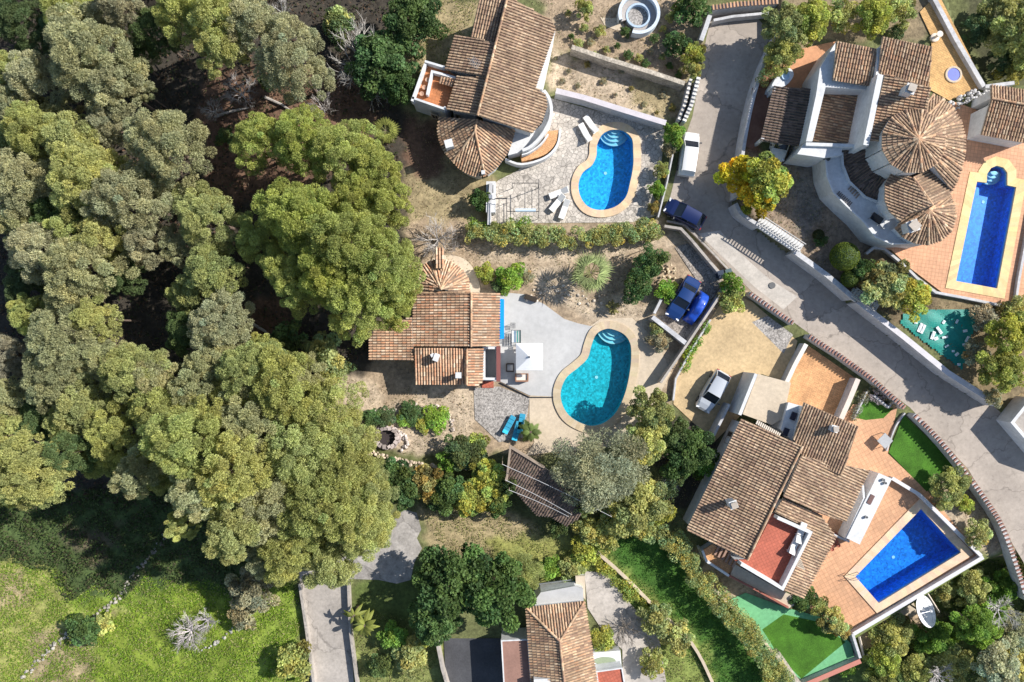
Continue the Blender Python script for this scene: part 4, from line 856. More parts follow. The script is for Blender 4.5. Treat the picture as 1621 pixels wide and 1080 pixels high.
# ---------------------------------------------------------------- outdoor kitchen, furniture
t = thing('outdoor_kitchen', 'long white barbecue counter between the ribbed roof and the four-sided pool deck', 'barbecue', P(1375, 805))
mb = MB(); g = [p.xy for p in PP([(1391,749),(1412,758),(1361,862),(1340,852)], 1.7)]; mb.prism(g, 0, 1.7); mb.build('counter', M['white'], t)
mb = MB(); p = P(1379, 791, 1.8); mb.box((p.x, p.y, 1.72), (.42, .95, .1), R(-27), (.16, .09, .08)); mb.build('grill', M['plain'], t)
for x, y in ((1399, 760), (1402, 765), (1372, 819)):
    mb = MB(); p = P(x, y, 1.9); mb.lathe((p.x, p.y, 1.7), [(.14, 0), (.14, .25), (.08, .25), (.08, .05), (0, .05)], 12, (.3, .3, .3)); mb.build('vent_pipe', M['plain'], t)
mb = MB(); mb.strip([p.xy for p in PP([(1339,853),(1368,790),(1366,768)], 1.6)], .2, 0, 1.6); mb.build('side_wall', M['white'], t)
wall('short white wall joining the flower pots to the barbecue counter', [(1318,846),(1345,858)], 1.1, .22)
for i, (x, y) in enumerate(((1321,852),(1325,858),(1319,862),(1328,864),(1318,870),(1323,846),(1316,856),(1313,868))):
    p = P(x, y, .4); mb = MB(); mb.lathe((0, 0, 0), [(.13, 0), (.2, .36), (.16, .36), (.14, .28), (0, .28)], 12, (.42, .14, .09)); o = mb.build('flower_pot', M['plain']); o.location = (p.x, p.y, 0)
    tag(o, 'red clay flower pot in the cluster at the end of the white barbecue counter', 'flower pot', 'clay pots by the barbecue')
def cushion_lounger(c1=(.78,.76,.72)):
    t = thing('sun_lounger', 'x', 'sun lounger'); mb = MB(); mb.box((0, 0, .3), (1.95, .62, .07), 0, (.7, .68, .64))
    mb.build('frame', M['plain'], t)
    for x in (-.85, .85):
        for y in (-.26, .26): mb = MB(); mb.box((x, y, .14), (.06, .06, .28), 0, (.6, .58, .55)); mb.build('leg', M['plain'], t)
    mb = MB(); mb.box((.32, 0, .38), (1.25, .56, .09), 0, c1); mb.box((0, 0, 0), (.78, .56, .09), 0, c1, Matrix.Translation((-.62, 0, .55)) @ Matrix.Rotation(R(28), 4, 'Y')); mb.build('cushion', M['fabric'], t); return t
L0 = cushion_lounger()
def place(proto, first, x, y, z, rz, label, group=None, sc=None):
    p = P(x, y, z + .3)
    if first:
        proto.location = (p.x, p.y, z); proto.rotation_euler = (0, 0, R(rz)); proto['label'] = label
        if group: proto['group'] = group
        if sc: proto.scale = sc
        return proto
    return dup(proto, (p.x, p.y, z), R(rz), label, group, sc)
gA = 'loungers round the top kidney pool'
place(L0, True, 926, 210, .06, 118, 'pale sun lounger nearest the curved house wall above the top kidney pool', gA)
place(L0, False, 935, 197, .06, 125, 'pale sun lounger nearest the white garden wall above the top kidney pool', gA)
place(L0, False, 884, 306, .06, 200, 'uppermost pale sun lounger left of the top kidney pool', gA)
place(L0, False, 882, 322, .06, 230, 'middle pale sun lounger left of the top kidney pool', gA)
place(L0, False, 893, 332, .06, 250, 'lowest pale sun lounger left of the top kidney pool', gA)
gB = 'white loungers on the red terrace'
place(L0, False, 1267, 843, 3.34, 68, 'white sun lounger nearer the top corner of the red roof terrace', gB)
place(L0, False, 1258, 861, 3.34, 62, 'white sun lounger in the middle of the red roof terrace edge', gB)
L1 = thing('sun_lounger', 'x', 'sun lounger'); mb = MB(); mb.box((0, 0, .3), (1.8, .6, .05), 0, (.1,.35,.5)); mb.build('frame', M['plain'], L1)
for x in (-.8, .8):
    for y in (-.26, .26): mb = MB(); mb.box((x, y, .14), (.05, .05, .28), 0, (.5, .5, .5)); mb.build('leg', M['plain'], L1)
mb = MB(); 
for i in range(4): mb.box((.75 - i * .42, 0, .36), (.38, .54, .07), 0, (.04, .30, .46))
mb.box((0, 0, 0), (.4, .54, .07), 0, (.04, .42, .62), Matrix.Translation((-.8, 0, .5)) @ Matrix.Rotation(R(40), 4, 'Y')); mb.build('cushion', M['fabric'], L1)
gC = 'blue loungers in the gravel corner'
place(L1, True, 806, 672, .06, 62, 'leftmost turquoise-blue lounger in the gravel corner', gC); place(L1, False, 818, 682, .06, 75, 'lowest turquoise-blue lounger in the gravel corner', gC); place(L1, False, 825, 670, .06, 80, 'rightmost turquoise-blue lounger in the gravel corner', gC)
# parasol
c = P(838, 565, 2.5); t = thing('parasol', 'square white parasol open over the pale terrace seating', 'parasol', (c.x, c.y, 0)); mb = MB()
hw = 1.28; cz = 2.95; ez = 2.25; N = 6
cs = [(-hw, -hw), (hw, -hw), (hw, hw), (-hw, hw)]
for i in range(4):
    a, b = cs[i], cs[(i + 1) % 4]
    for k in range(N):
        p0 = (a[0] + (b[0] - a[0]) * k / N, a[1] + (b[1] - a[1]) * k / N); p1 = (a[0] + (b[0] - a[0]) * (k + 1) / N, a[1] + (b[1] - a[1]) * (k + 1) / N)
        sg = lambda kk: ez + .05 * abs(math.sin(math.pi * kk / N)) * 1.0
        mb.poly([(c.x + p0[0], c.y + p0[1], sg(k)), (c.x + p1[0], c.y + p1[1], sg(k + 1)), (c.x, c.y, cz)], (.84,.84,.84)); mb.poly([(c.x + p0[0], c.y + p0[1], sg(k)), (c.x + p0[0], c.y + p0[1], sg(k) - .14), (c.x + p1[0], c.y + p1[1], sg(k + 1) - .14), (c.x + p1[0], c.y + p1[1], sg(k + 1))], (.8,.8,.8))
mb.build('canopy', M['fabric'], t); mb = MB(); mb.tube([(c.x, c.y, .05), (c.x, c.y, cz + .12)], .035, 8); mb.build('pole', M['metal'], t)
mb = MB()
for a, b in cs: mb.tube([(c.x, c.y, cz - .04), (c.x + a * .98, c.y + b * .98, ez - .03)], .015, 4)
mb.build('ribs', M['metal'], t); mb = MB(); mb.box((c.x, c.y, .1), (.6, .6, .12), 0, (.3,.3,.3)); mb.build('base', M['plain'], t)
mb = MB(); mb.box((c.x, c.y, cz + .02), (.16, .16, .05), 0, (.1,.1,.1)); mb.build('finial', M['plain'], t)
def armchair(x, y, rz, label, cc, w_=.8):
    p = P(x, y, .4); t = thing('garden_armchair', label, 'armchair', (p.x, p.y, .06), rz=R(rz)); 
    def b(n, c, s_, k): mb = MB(); mb.box(c, s_, 0, k); o = mb.build(n, M['fabric']); o.parent = t
    b('seat', (0, 0, .2), (w_, .7, .3), cc); b('cushion', (0, .03, .4), (w_ - .2, .56, .1), (.7,.64,.56)); b('backrest', (0, .38, .4), (w_, .14, .72), cc)
    for s_ in (-1, 1): b('arm', (s_ * (w_ / 2 - .03), 0, .33), (.12, .7, .52), tuple(k * .96 for k in cc))
armchair(826, 597, 180, 'brown wicker two-seat sofa below the white parasol', (.30,.16,.10), 1.25)
armchair(808, 582, 90, 'dark wicker armchair left of the white parasol', (.09,.07,.06), .8)
def table(x, y, z, s_, h, label, topc, rz=0, glass=False):
    p = P(x, y, z + h); t = thing('table', label, 'table', (p.x, p.y, z), rz=R(rz)); mb = MB(); mb.box((0, 0, h), (s_[0], s_[1], .05), 0, topc); o = mb.build('tabletop', M['glass'] if glass else M['plain']); o.parent = t
    for a in (-1, 1):
        for b in (-1, 1): mb = MB(); mb.box((a * (s_[0] / 2 - .06), b * (s_[1] / 2 - .06), h / 2), (.05, .05, h - .05), 0, (.3,.3,.3)); o = mb.build('leg', M['plain']); o.parent = t
table(820, 553, .06, (.9, .5), .7, 'small pale bench table between the metal seats and the parasol', (.5,.45,.4))
table(1401, 698, .06, (1.1, 1.1), .75, 'square glass-topped table alone on the salmon paving near the large lawn', (.4,.4,.4), 45)
def metal_seat(x, y, label):
    p = P(x, y, .5); t = thing('garden_table', label, 'table', (p.x, p.y, .06)); mb = MB()
    for i in range(4): mb.box((-.35 + i * .24, 0, .72), (.15, 1.15, .03), 0, [(.75,.78,.8), (.1,.2,.3), (.08,.25,.22), (.06,.16,.15)][i])
    o = mb.build('slatted_top', M['plain']); o.parent = t
    for a in (-.42, .42):
        for b in (-.6, .6): mb = MB(); mb.tube([(a, b, 0), (a, b, .7)], .025, 6); o = mb.build('leg', M['dark']); o.parent = t
    mb = MB()
    for a, b, c_, d in ((-.44, -.62, .44, -.62), (-.44, .62, .44, .62), (-.44, -.62, -.44, .62), (.44, -.62, .44, .62)): mb.tube([(a, b, .74), (c_, d, .74)], .025, 5)
    o = mb.build('frame', M['dark']); o.parent = t
metal_seat(817, 533, 'dark metal slatted table with bluish top beside the blue awning')
def metal_chair(x, y, rz, label):
    p = P(x, y, .5); t = thing('metal_chair', label, 'chair', (p.x, p.y, .06), rz=R(rz), group='metal chairs by the slatted table'); mb = MB()
    for i in range(4): mb.box((-.2 + i * .13, 0, .44), (.06, .44, .02), 0, (.08,.08,.09))
    o = mb.build('seat', M['plain']); o.parent = t; mb = MB(); mb.tube([(-.22, .22, .44), (-.22, .27, .9), (.22, .27, .9), (.22, .22, .44)], .018, 5)
    for i in range(3): mb.tube([(-.11 + i * .11, .24, .5), (-.11 + i * .11, .27, .9)], .012, 4)
    o = mb.build('backrest', M['dark']); o.parent = t
    for a in (-.2, .2):
        for b in (-.2, .2): mb = MB(); mb.tube([(a, b, 0), (a, b, .44)], .016, 5); o = mb.build('leg', M['dark']); o.parent = t
metal_chair(803, 537, 90, 'dark metal chair left of the slatted table'); metal_chair(817, 549, 180, 'dark metal chair below the slatted table'); metal_chair(812, 516, 0, 'dark metal chair above the slatted table')
# planters, pergola, barbecue blocks, bins, ladders
t = thing('planter_box', 'dark oblong planter box at the top of the pale terrace', 'planter', P(840, 472, 0)); mb = MB(); p = P(840, 472, .4); mb.box((p.x, p.y, .25), (1.25, .5, .5), R(-18), (.05,.035,.03)); mb.build('box', M['plain'], t); mb = MB(); mb.box((p.x, p.y, .51), (1.12, .38, .03), R(-18), (.04,.03,.02)); mb.build('soil', M['plain'], t)
t = thing('pergola', 'thin dark metal pergola frame over the left of the crazy-paved patio', 'pergola', P(820, 325)); zt = 2.3
def bar(mb, a, b, r=.035): mb.tube([P(*a, zt), P(*b, zt)], r, 5)
mb = MB()
for a, b in (((811,290),(852,290)), ((853,284),(853,342)), ((783,314),(803,314)), ((790,314),(790,352)), ((802,314),(802,350)), ((831,297),(831,330)), ((842,297),(842,330)), ((811,290),(811,298)), ((802,335),(853,335))): bar(mb, a, b)
mb.build('frame', M['dark'], t)
for x, y in ((811,290),(853,290),(853,340),(790,350),(802,314)):
    mb = MB(); p = P(x, y, zt); mb.tube([(p.x, p.y, 0), p], .035, 6); mb.build('post', M['dark'], t)
mb = MB(); p, q = P(816, 333, zt), P(848, 333, zt); mb.tube([p, q], .16, 8, (.55,.66,.76)); mb.build('rolled_awning', M['fabric'], t)
t = thing('barbecue', 'white brick barbecue block on the patio end wall', 'barbecue', P(776, 310)); mb = MB(); p = P(777, 301, 1.2)
mb.box((p.x, p.y, .6), (.9, 1.7, 1.2)); mb.box((p.x, p.y - 1.6, .7), (.9, 1.2, 1.4)); mb.build('body', M['white'], t); mb = MB(); mb.box((p.x, p.y + .1, 1.22), (.5, .8, .05), 0, (.12,.12,.12)); mb.build('grill', M['plain'], t); mb = MB(); mb.box((p.x, p.y - .75, .9), (.35, .35, 1.8)); mb.build('flue', M['metal'], t)
c = P(1144, 436, .5)
for i, (dx, dy, cc) in enumerate(((-.3, .1, (.02,.03,.05)), (.45, .25, (.05,.08,.08)))):
    t = thing('wheelie_bin', ['dark blue wheeled bin beside the garden wall corner', 'grey-green wheeled bin at the road side of the wall corner'][i], 'bin', (c.x + dx, c.y + dy, 0)); mb = MB(); mb.box((0, 0, .5), (.55, .6, .95), .3, cc); o = mb.build('body', M['plain']); o.parent = t; mb = MB(); mb.box((0, 0, 1.0), (.62, .68, .07), .3, tuple(k * 1.5 for k in cc)); o = mb.build('lid', M['plain']); o.parent = t
def ladder(x, y, z, rz, label):
    p = P(x, y, z + .5); t = thing('pool_ladder', label, 'pool ladder', (p.x, p.y, z), rz=R(rz))
    for s_ in (-.25, .25): mb = MB(); mb.tube([(-.6, s_, .16), (-.6, s_, .8), (-.3, s_, .95), (.3, s_, .8), (.45, s_, .2), (.45, s_, -.9)], .03, 6, (.8,.8,.8)); o = mb.build('handrail', M['metal']); o.parent = t
    for k in range(3): mb = MB(); mb.box((.45, 0, -.2 - k * .28), (.08, .5, .03), 0, (.8,.8,.8)); o = mb.build('rung', M['metal']); o.parent = t
ladder(1353, 912, 0, 5, 'steel ladder at the left corner of the four-sided pool')
t = thing('open_shower', 'white rounded shower niche beside the dark carport', 'shower', P(1240, 124, ZB)); mb = MB(); c = P(1240, 124, ZB + 1.9)
g = [(c.x + x_, c.y + y_) for x_, y_ in ((-1.1, -.9), (.2, -.7), (.95, .2), (.8, .8), (.3, .95), (-.5, .3))]; mb.prism(smooth_loop([Vector(q) for q in g], 3), ZB, ZB + 1.9); mb.build('niche', M['white'], t); mb = MB(); mb.lathe((c.x + .2, c.y + .2, ZB + 1.9), [(.4, 0), (.4, .12), (.3, .12), (.3, .03), (0, .03)], 16, (.45,.6,.75)); mb.build('basin', M['plain'], t)
table(1388, 346, ZB + 2.55, (1.1, .7), .5, 'glass table on the curved white roof terrace', (.2,.3,.3), -35, True)
t = thing('garden_bench', 'small grey bench on the curved white roof terrace', 'bench', P(1396, 354, ZB + 2.55)); mb = MB(); c = P(1396, 354, ZB + 2.9); mb.box((c.x, c.y, ZB + 2.9), (1.0, .4, .06), R(-50), (.5,.5,.5)); mb.build('seat', M['plain'], t)
for s_ in (-.4, .4): mb = MB(); mb.box((c.x + s_ * math.cos(R(-50)), c.y + s_ * math.sin(R(-50)), ZB + 2.72), (.06, .36, .3), R(-50), (.3,.3,.3)); mb.build('leg', M['plain'], t)
c = P(1222, 452, 0); mb = MB(); mb.lathe((c.x, c.y, .1), [(0, 0), (.32, 0), (.32, -.02)], 18, (.12,.12,.12)); tag(mb.build('manhole_cover', M['plain']), 'round iron manhole cover in the road', 'manhole cover')
t = thing('stone_well', 'round heap of stones with dark hollow in the garden bed', 'stone ring', G(613, 692)); mb = MB(); c = G(613, 692)
for j in range(3):
    for k in range(15):
        a = 2 * math.pi * k / 15 + j * .2 + random.uniform(-.1, .1); r = 1.15 - j * .1; v = random.uniform(.6, 1.2); mb.box((c.x + r * math.cos(a) * 1.1, c.y + r * math.sin(a) * .95, .1 + j * .2), (.34 * random.uniform(.7, 1.2), .3, .22), a + random.uniform(-.3, .3), (.5 * v, .42 * v, .38 * v))
mb.build('stones', M['plain'], t); mb = MB(); mb.prism([(c.x + 1.0 * math.cos(a), c.y + .85 * math.sin(a)) for a in np.linspace(0, 6.28, 20)[:-1]], 0, .08, (.05,.04,.04)); mb.build('hollow', M['plain'], t)
rubble('small stone spiral beside the dark stone heap', [(625,682),(640,690),(645,705),(634,712)], .35, .25, c=(.62,.54,.48), dens=14)
# ---------------------------------------------------------------- cars
def loft(mb, secs, c=(1, 1, 1), n=7):
    """secs: (x, half width, z bottom, z top, top inset)"""
    base = len(mb.v); m = 8
    for x, w_, z0, z1, ins in secs:
        mb.v += [(x, -w_, z0), (x, -w_ * 1.0, z0 + (z1 - z0) * .55), (x, -(w_ - ins * .35), z0 + (z1 - z0) * .88), (x, -(w_ - ins), z1), (x, (w_ - ins), z1), (x, (w_ - ins * .35), z0 + (z1 - z0) * .88), (x, w_, z0 + (z1 - z0) * .55), (x, w_, z0)]
    for i in range(len(secs) - 1):
        for k in range(m): a = base + i * m + k; b = base + i * m + (k + 1) % m; mb.face([a, a + m, b + m, b], c)
    mb.face([base + k for k in range(m)][::-1], c); e = base + (len(secs) - 1) * m; mb.face([e + k for k in range(m)], c)
def car(x, y, z, rz, label, paint_m, L=4.2, W=1.75, Ht=1.45, kind='hatch', zc=.9):
    p = P(x, y, z + zc); t = thing('parked_car', label, 'van' if kind == 'van' else 'car', (p.x, p.y, z), rz=R(rz)); h = L / 2; w_ = W / 2
    def add(mb, n, m, par=t, sm=False): o = mb.build(n, m, None, sm); o.parent = par; return o
    mb = MB()
    if kind == 'van': S_ = [(-h, w_ * .92, .3, .95, .12), (-h + .08, w_ * .97, .25, 1.02, .1), (0, w_, .22, 1.02, .08), (h * .5, w_, .22, 1.0, .1), (h * .8, w_ * .96, .22, .92, .16), (h * .95, w_ * .86, .28, .8, .2), (h, w_ * .74, .35, .65, .2)]
    else: S_ = [(-h, w_ * .78, .38, .72, .14), (-h + .12, w_ * .9, .28, .9, .18), (-h * .7, w_ * .98, .22, .95, .12), (-.2, w_, .2, .93, .08), (h * .35, w_, .2, .93, .1), (h * .68, w_ * .97, .22, .86, .18), (h * .9, w_ * .88, .26, .72, .22), (h, w_ * .70, .34, .58, .18)]
    loft(mb, S_); add(mb, 'body', paint_m, sm=False)
    if kind == 'van': f0, f1, r0, r1 = h * .62, h * .22, -h + .03, -h + .3
    elif kind == 'sedan': f0, f1, r0, r1 = h * .42, h * .08, -h * .66, -h * .38
    else: f0, f1, r0, r1 = h * .48, h * .14, -h * .93, -h * .68
    zb0 = .90; wr = w_ * .78; wb = w_ * .93
    P8 = dict(fbl=(f0, wb * .9, zb0), fbr=(f0, -wb * .9, zb0), ftl=(f1, wr, Ht), ftr=(f1, -wr, Ht), rbl=(r0, wb * .88, zb0), rbr=(r0, -wb * .88, zb0), rtl=(r1, wr * .97, Ht - .04), rtr=(r1, -wr * .97, Ht - .04))
    q = lambda *k: [P8[a] for a in k]
    mb = MB(); mb.poly(q('fbr', 'fbl', 'ftl', 'ftr')); add(mb, 'windscreen', M['glass'])
    mb = MB(); mb.poly(q('rbl', 'rbr', 'rtr', 'rtl')); add(mb, 'rear_window', M['glass'] if kind != 'van' else paint_m)
    for a, b, c_, d in (('fbl', 'rbl', 'rtl', 'ftl'), ('rbr', 'fbr', 'ftr', 'rtr')): mb = MB(); mb.poly(q(a, b, c_, d)); add(mb, 'side_window', M['glass'] if kind != 'van' else paint_m)
    mb = MB(); n = 5; base = 0
    for i in range(n + 1):
        u = i / n; x_ = f1 + (r1 - f1) * u; wz = wr * (1 - .03 * u)
        mb.v += [(x_, wz + .02, Ht - .04 * u - .02), (x_, wz * .75, Ht + .035 - .03 * u), (x_, 0, Ht + .05 - .03 * u), (x_, -wz * .75, Ht + .035 - .03 * u), (x_, -wz - .02, Ht - .04 * u - .02)]
    for i in range(n):
        for k in range(4): a = i * 5 + k; mb.face([a, a + 5, a + 6, a + 1])
    add(mb, 'roof', paint_m, sm=True)
    for a, b in (('fbl', 'ftl'), ('fbr', 'ftr'), ('rbl', 'rtl'), ('rbr', 'rtr')): mb = MB(); mb.tube([P8[a], P8[b]], .04, 5); add(mb, 'pillar', paint_m)
    if kind != 'van':
        for s_ in (1, -1): xm = (f1 + r1) / 2 + .1; mb = MB(); mb.tube([(xm, s_ * (wb + .0), zb0), (xm, s_ * (wr + .01), Ht)], .035, 5); add(mb, 'pillar', paint_m)
    for sx in (h * .62, -h * .62):
        for s_ in (1, -1):
            wm = MB(); wm.tube([(sx, s_ * (w_ - .2), .31), (sx, s_ * (w_ + .012), .31)], .31, 18); wo = add(wm, 'wheel', M['rubber']); rm = MB(); rm.tube([(sx, s_ * (w_ + .005), .31), (sx, s_ * (w_ + .022), .31)], .19, 12, (.6,.6,.6)); add(rm, 'rim', M['metal'], wo)
    for s_ in (1, -1):
        mb = MB(); mb.box((h * .93, s_ * w_ * .66, .66), (.14, .32, .12), s_ * -.35, (.8,.82,.85)); add(mb, 'headlight', M['plain'])
        mb = MB(); mb.box((-h + .05, s_ * w_ * .72, .74), (.08, .25, .14), 0, (.4,.02,.02)); add(mb, 'tail_light', M['plain'])
        mb = MB(); mb.box((f0 - .18, s_ * (w_ + .1), .98), (.12, .2, .13), 0, (.1,.1,.1)); add(mb, 'wing_mirror', M['plain'])
    if kind != 'van': mb = MB(); mb.box((h * .97, 0, .5), (.06, W * .5, .1), 0, (.03,.03,.03)); add(mb, 'grille', M['plain'])
    return t
car(1092, 243, .06, 82, 'white van parked at the left edge of the upper road', M['carwhite'], 4.3, 1.68, 1.6, 'van', 1.0)
car(1085, 338, .06, 152, 'dark navy car in shade where the road bends', M['carnavy'], 4.1, 1.72, 1.45, 'hatch')
car(1082, 472, .06, 240, 'blue sedan standing left in the walled parking bay', M['carblue'], 4.5, 1.75, 1.42, 'sedan')
car(1130, 620, .06, 240, 'silver car alone on the sandy yard', M['carsilver'], 4.3, 1.78, 1.45, 'hatch')
car(1238, 221, ZB + .05, 258, 'pale car with its rear showing from under the dark carport roof', M['carwhite'], 3.9, 1.65, 1.45, 'hatch')
def covered():
    p = P(1105, 487, .9); t = thing('covered_car', 'car under a bright blue cover beside the blue sedan', 'car', (p.x, p.y, .06), rz=R(238)); mb = MB(); nx, ny = 22, 12; L, W = 3.4, 1.3
    for i in range(nx + 1):
        for j in range(ny + 1):
            u = i / nx * 2 - 1; v = j / ny * 2 - 1; prof = (.95 + .5 * math.exp(-((u + .1) / .5) ** 4)) * (1 - abs(u) ** 8); x_ = u * L / 2 * (1); y_ = v * W / 2 * (1 - .12 * abs(u) ** 3)
            z_ = .15 + prof * (1 - abs(v) ** 5) * .95 + .02 * math.sin(u * 23 + v * 5) + .02 * math.sin(v * 17 + u * 9); mb.v.append((x_, y_, max(.05, z_)))
    for i in range(nx):
        for j in range(ny): a = i * (ny + 1) + j; mb.face([a, a + ny + 1, a + ny + 2, a + 1], (1, 1, 1))
    o = mb.build('cover', paint('blue_cover', (.01, .07, .45)), None, True); o.parent = t; o.data.materials[0].node_tree.nodes['Principled BSDF'].inputs['Roughness'].default_value = .45
    for sx in (-1.1, 1.1):
        for s_ in (-1, 1): wm = MB(); wm.tube([(sx, s_ * .4, .28), (sx, s_ * .64, .28)], .28, 14); o = wm.build('wheel', M['rubber']); o.parent = t
covered()

mb = MB(); a, b = G(330, 591), G(362, 584); mb.tube([(a.x, a.y, a.z + .18), (a.lerp(b, .5).x, a.lerp(b, .5).y, a.z + .24), (b.x, b.y, b.z + .16)], [.2, .17, .1], 8); mb.tube([a.lerp(b, .6) + Vector((0, 0, .2)), a.lerp(b, .7) + Vector((.3, .7, .3))], [.07, .03], 5)
tag(mb.build('fallen_log', M['deadwood']), 'pale fallen trunk lying in the dark gap between the two groves', 'log')
# ---------------------------------------------------------------- vegetation
def leaf_mesh(name, C, Rc, n, lw, seed, flat=.8, low=-.35, spread=.2, tone=.28, warm=.18, stiff=.6):
    """leaf-sized quads in a shell round the clump centres C (k,3) with radii Rc"""
    r = np.random.RandomState(seed); k = len(C); p = Rc ** 2; idx = r.choice(k, n, p=p / p.sum())
    u = r.uniform(low, 1, n); ph = r.uniform(0, 2 * np.pi, n); s = np.sqrt(1 - u * u); D = np.stack([s * np.cos(ph), s * np.sin(ph), u], 1)
    rad = Rc[idx] * (1 - np.abs(r.normal(0, spread, n))); pos = C[idx] + D * rad[:, None] * np.array([1, 1, flat])
    A = D * stiff + r.normal(0, .55, (n, 3)); A /= np.linalg.norm(A, axis=1)[:, None]; Nn = r.normal(0, .6, (n, 3)) + np.array([0, 0, .7]) + D * .4
    B = np.cross(A, Nn); B /= np.linalg.norm(B, axis=1)[:, None] + 1e-9; sz = r.uniform(.6, 1.35, n)[:, None]
    a = A * lw[0] * .5 * sz; b = B * lw[1] * .5 * sz
    V = np.stack([pos - a - b * .6, pos + a * .2 - b, pos + a, pos - a * .2 + b], 1).reshape(-1, 3)
    tc = r.normal(1, tone, k).clip(.45, 1.6)[idx] * r.uniform(.65, 1.3, n); wm = r.normal(0, warm, k)[idx] + r.normal(0, warm * .6, n)
    col_ = np.stack([tc * (1 + wm.clip(-.3, .8)), tc, tc * (1 - wm.clip(-.3, .5)), np.ones(n)], 1).astype(np.float32)
    return quad_mesh(name, V, col_)
def quad_mesh(name, V, C4):
    n = len(V) // 4; me = bpy.data.meshes.new(name); me.vertices.add(4 * n); me.vertices.foreach_set('co', V.astype(np.float32).ravel()); me.loops.add(4 * n)
    me.loops.foreach_set('vertex_index', np.arange(4 * n, dtype=np.int32)); me.polygons.add(n); me.polygons.foreach_set('loop_start', np.arange(0, 4 * n, 4, dtype=np.int32)); me.update(calc_edges=True)
    at = me.attributes.new('col', 'FLOAT_COLOR', 'FACE'); at.data.foreach_set('color', C4.ravel()); me.materials.append(M['leaf']); return me
def trunk_mesh(name, r0, h, C, seed, limbs=7, lean=.3):
    rn = lcg(seed); mb = MB(); top = Vector((rn.uniform(-lean, lean), rn.uniform(-lean, lean), h)); pts = [Vector((0, 0, -.6)), Vector((0, 0, 0)), top * .35 + Vector((rn.uniform(-.1, .1), rn.uniform(-.1, .1), 0)), top * .7, top]
    mb.tube(pts, [r0 * 1.3, r0, r0 * .8, r0 * .55, r0 * .2], 8); ks = list(range(len(C))); rn.shuffle(ks)
    for k in ks[:limbs]:
        e = Vector(C[k]); t = rn.uniform(.45, .85); a = top * t; m_ = a.lerp(e, .5) + Vector((0, 0, -.12 * (e - a).length)); mb.tube([a, m_, e], [r0 * .42, r0 * .28, r0 * .08], 5)
    o = mb.build(name, M['bark']); me = o.data; bpy.data.objects.remove(o); return me
def proto(R0, h0, base, k, cr, n, lw, seed, kind='dome', **kw):
    r = np.random.RandomState(seed); a = r.uniform(0, 2 * np.pi, k) ; q = np.sqrt((np.arange(k) + .5) / k) * (1 - cr * .75); a = np.arange(k) * 2.39996 + r.uniform(-.35, .35, k)
    wob = 1 + .16 * np.sin(2 * a + seed) + .12 * np.sin(3 * a + 2 * seed)
    x = q * wob * np.cos(a) * R0; y = q * wob * np.sin(a) * R0; top = h0 - cr * R0 * .75
    z = base * h0 + (top - base * h0) * np.clip((1 - q ** 2.2) * .85 + r.uniform(-.12, .22, k), .05, 1); Rc = R0 * cr * r.uniform(.7, 1.25, k)
    C = np.stack([x, y, z], 1)
    inner = r.randint(0, k, k // 3); C2 = C[inner] * np.array([.75, .75, .8]); C = np.vstack([C, C2]); Rc = np.concatenate([Rc, Rc[inner] * .8])
    return dict(R=R0, h=h0, crown=leaf_mesh('crown', C, Rc, n, lw, seed, **kw), trunk=trunk_mesh('trunk', max(.04, R0 * .055), h0 * .85, C[:k], seed))
PR = {
 'pineL': [proto(4.4, 10, .52, 105, .145, 46000, (.20, .065), s, tone=.13, warm=.035, stiff=1.1, spread=.25) for s in (1, 2, 3, 4)],
 'pineM': [proto(2.9, 8.5, .5, 58, .175, 24000, (.19, .06), s, tone=.12, warm=.035, stiff=1.1, spread=.22) for s in (11, 12, 13, 14)],
 'broad': [proto(2.6, 4.6, .35, 34, .21, 9500, (.20, .13), s, tone=.22, warm=.07) for s in (21, 22, 23)],
 'bush': [proto(1.0, 1.35, .22, 15, .30, 2600, (.13, .08), s, tone=.22, warm=.09) for s in (31, 32, 33, 34)],
 'olive': [proto(3.0, 5.2, .4, 34, .24, 16000, (.18, .055), s, tone=.14, warm=.05, stiff=1.1, spread=.35) for s in (41, 42)],
 'citrus': [proto(1.5, 2.6, .3, 20, .26, 5000, (.17, .11), s, tone=.25, warm=.13) for s in (51, 52)],
}
TONE = dict(g=(.47,.47,.26), y=(.50,.51,.18), p=(.43,.47,.135), d=(.15,.21,.08), s=(.42,.45,.27), b=(.42,.39,.25), o=(.62,.52,.05), v=(.25,.40,.07), k=(.12,.20,.06), m=(.44,.47,.175), a=(.40,.34,.12), l=(.46,.50,.11))
NT = [0]
def plant(kind, px, py, rpx, h, tone, label, name=None, cat=None, group=None):
    NT[0] += 1; i = NT[0]; v = PR[kind][i % len(PR[kind])]; g0 = gz(px, py); zc = g0 + h * .7; p = P(px, py, zc); g0 = float(hgt(p.x, p.y)); g0 = 0 if g0 < -2.9 else g0
    rm = rpx / S * (H - zc) / H; sc = rm / v['R']
    name = name or {'pineL': 'pine_tree', 'pineM': 'pine_tree', 'broad': 'tree', 'bush': 'shrub', 'olive': 'olive_tree', 'citrus': 'shrub'}[kind]
    cat = cat or name.replace('_', ' ').replace('pine tree', 'pine tree')
    t = thing(name, label, cat, (p.x, p.y, g0), group, rz=(i * 2.1) % 6.28); t.scale = (sc, sc, h / v['h'])
    rn = lcg(i); c = TONE[tone]; f = rn.uniform(.88, 1.12); c = (c[0] * f * rn.uniform(.97, 1.04), c[1] * f, c[2] * f * rn.uniform(.88, 1.1), 1)
    o = bpy.data.objects.new('crown', v['crown']); col.objects.link(o); o.parent = t; o.color = c
    o = bpy.data.objects.new('trunk', v['trunk']); col.objects.link(o); o.parent = t
    return t
gF = 'pines of the wood'
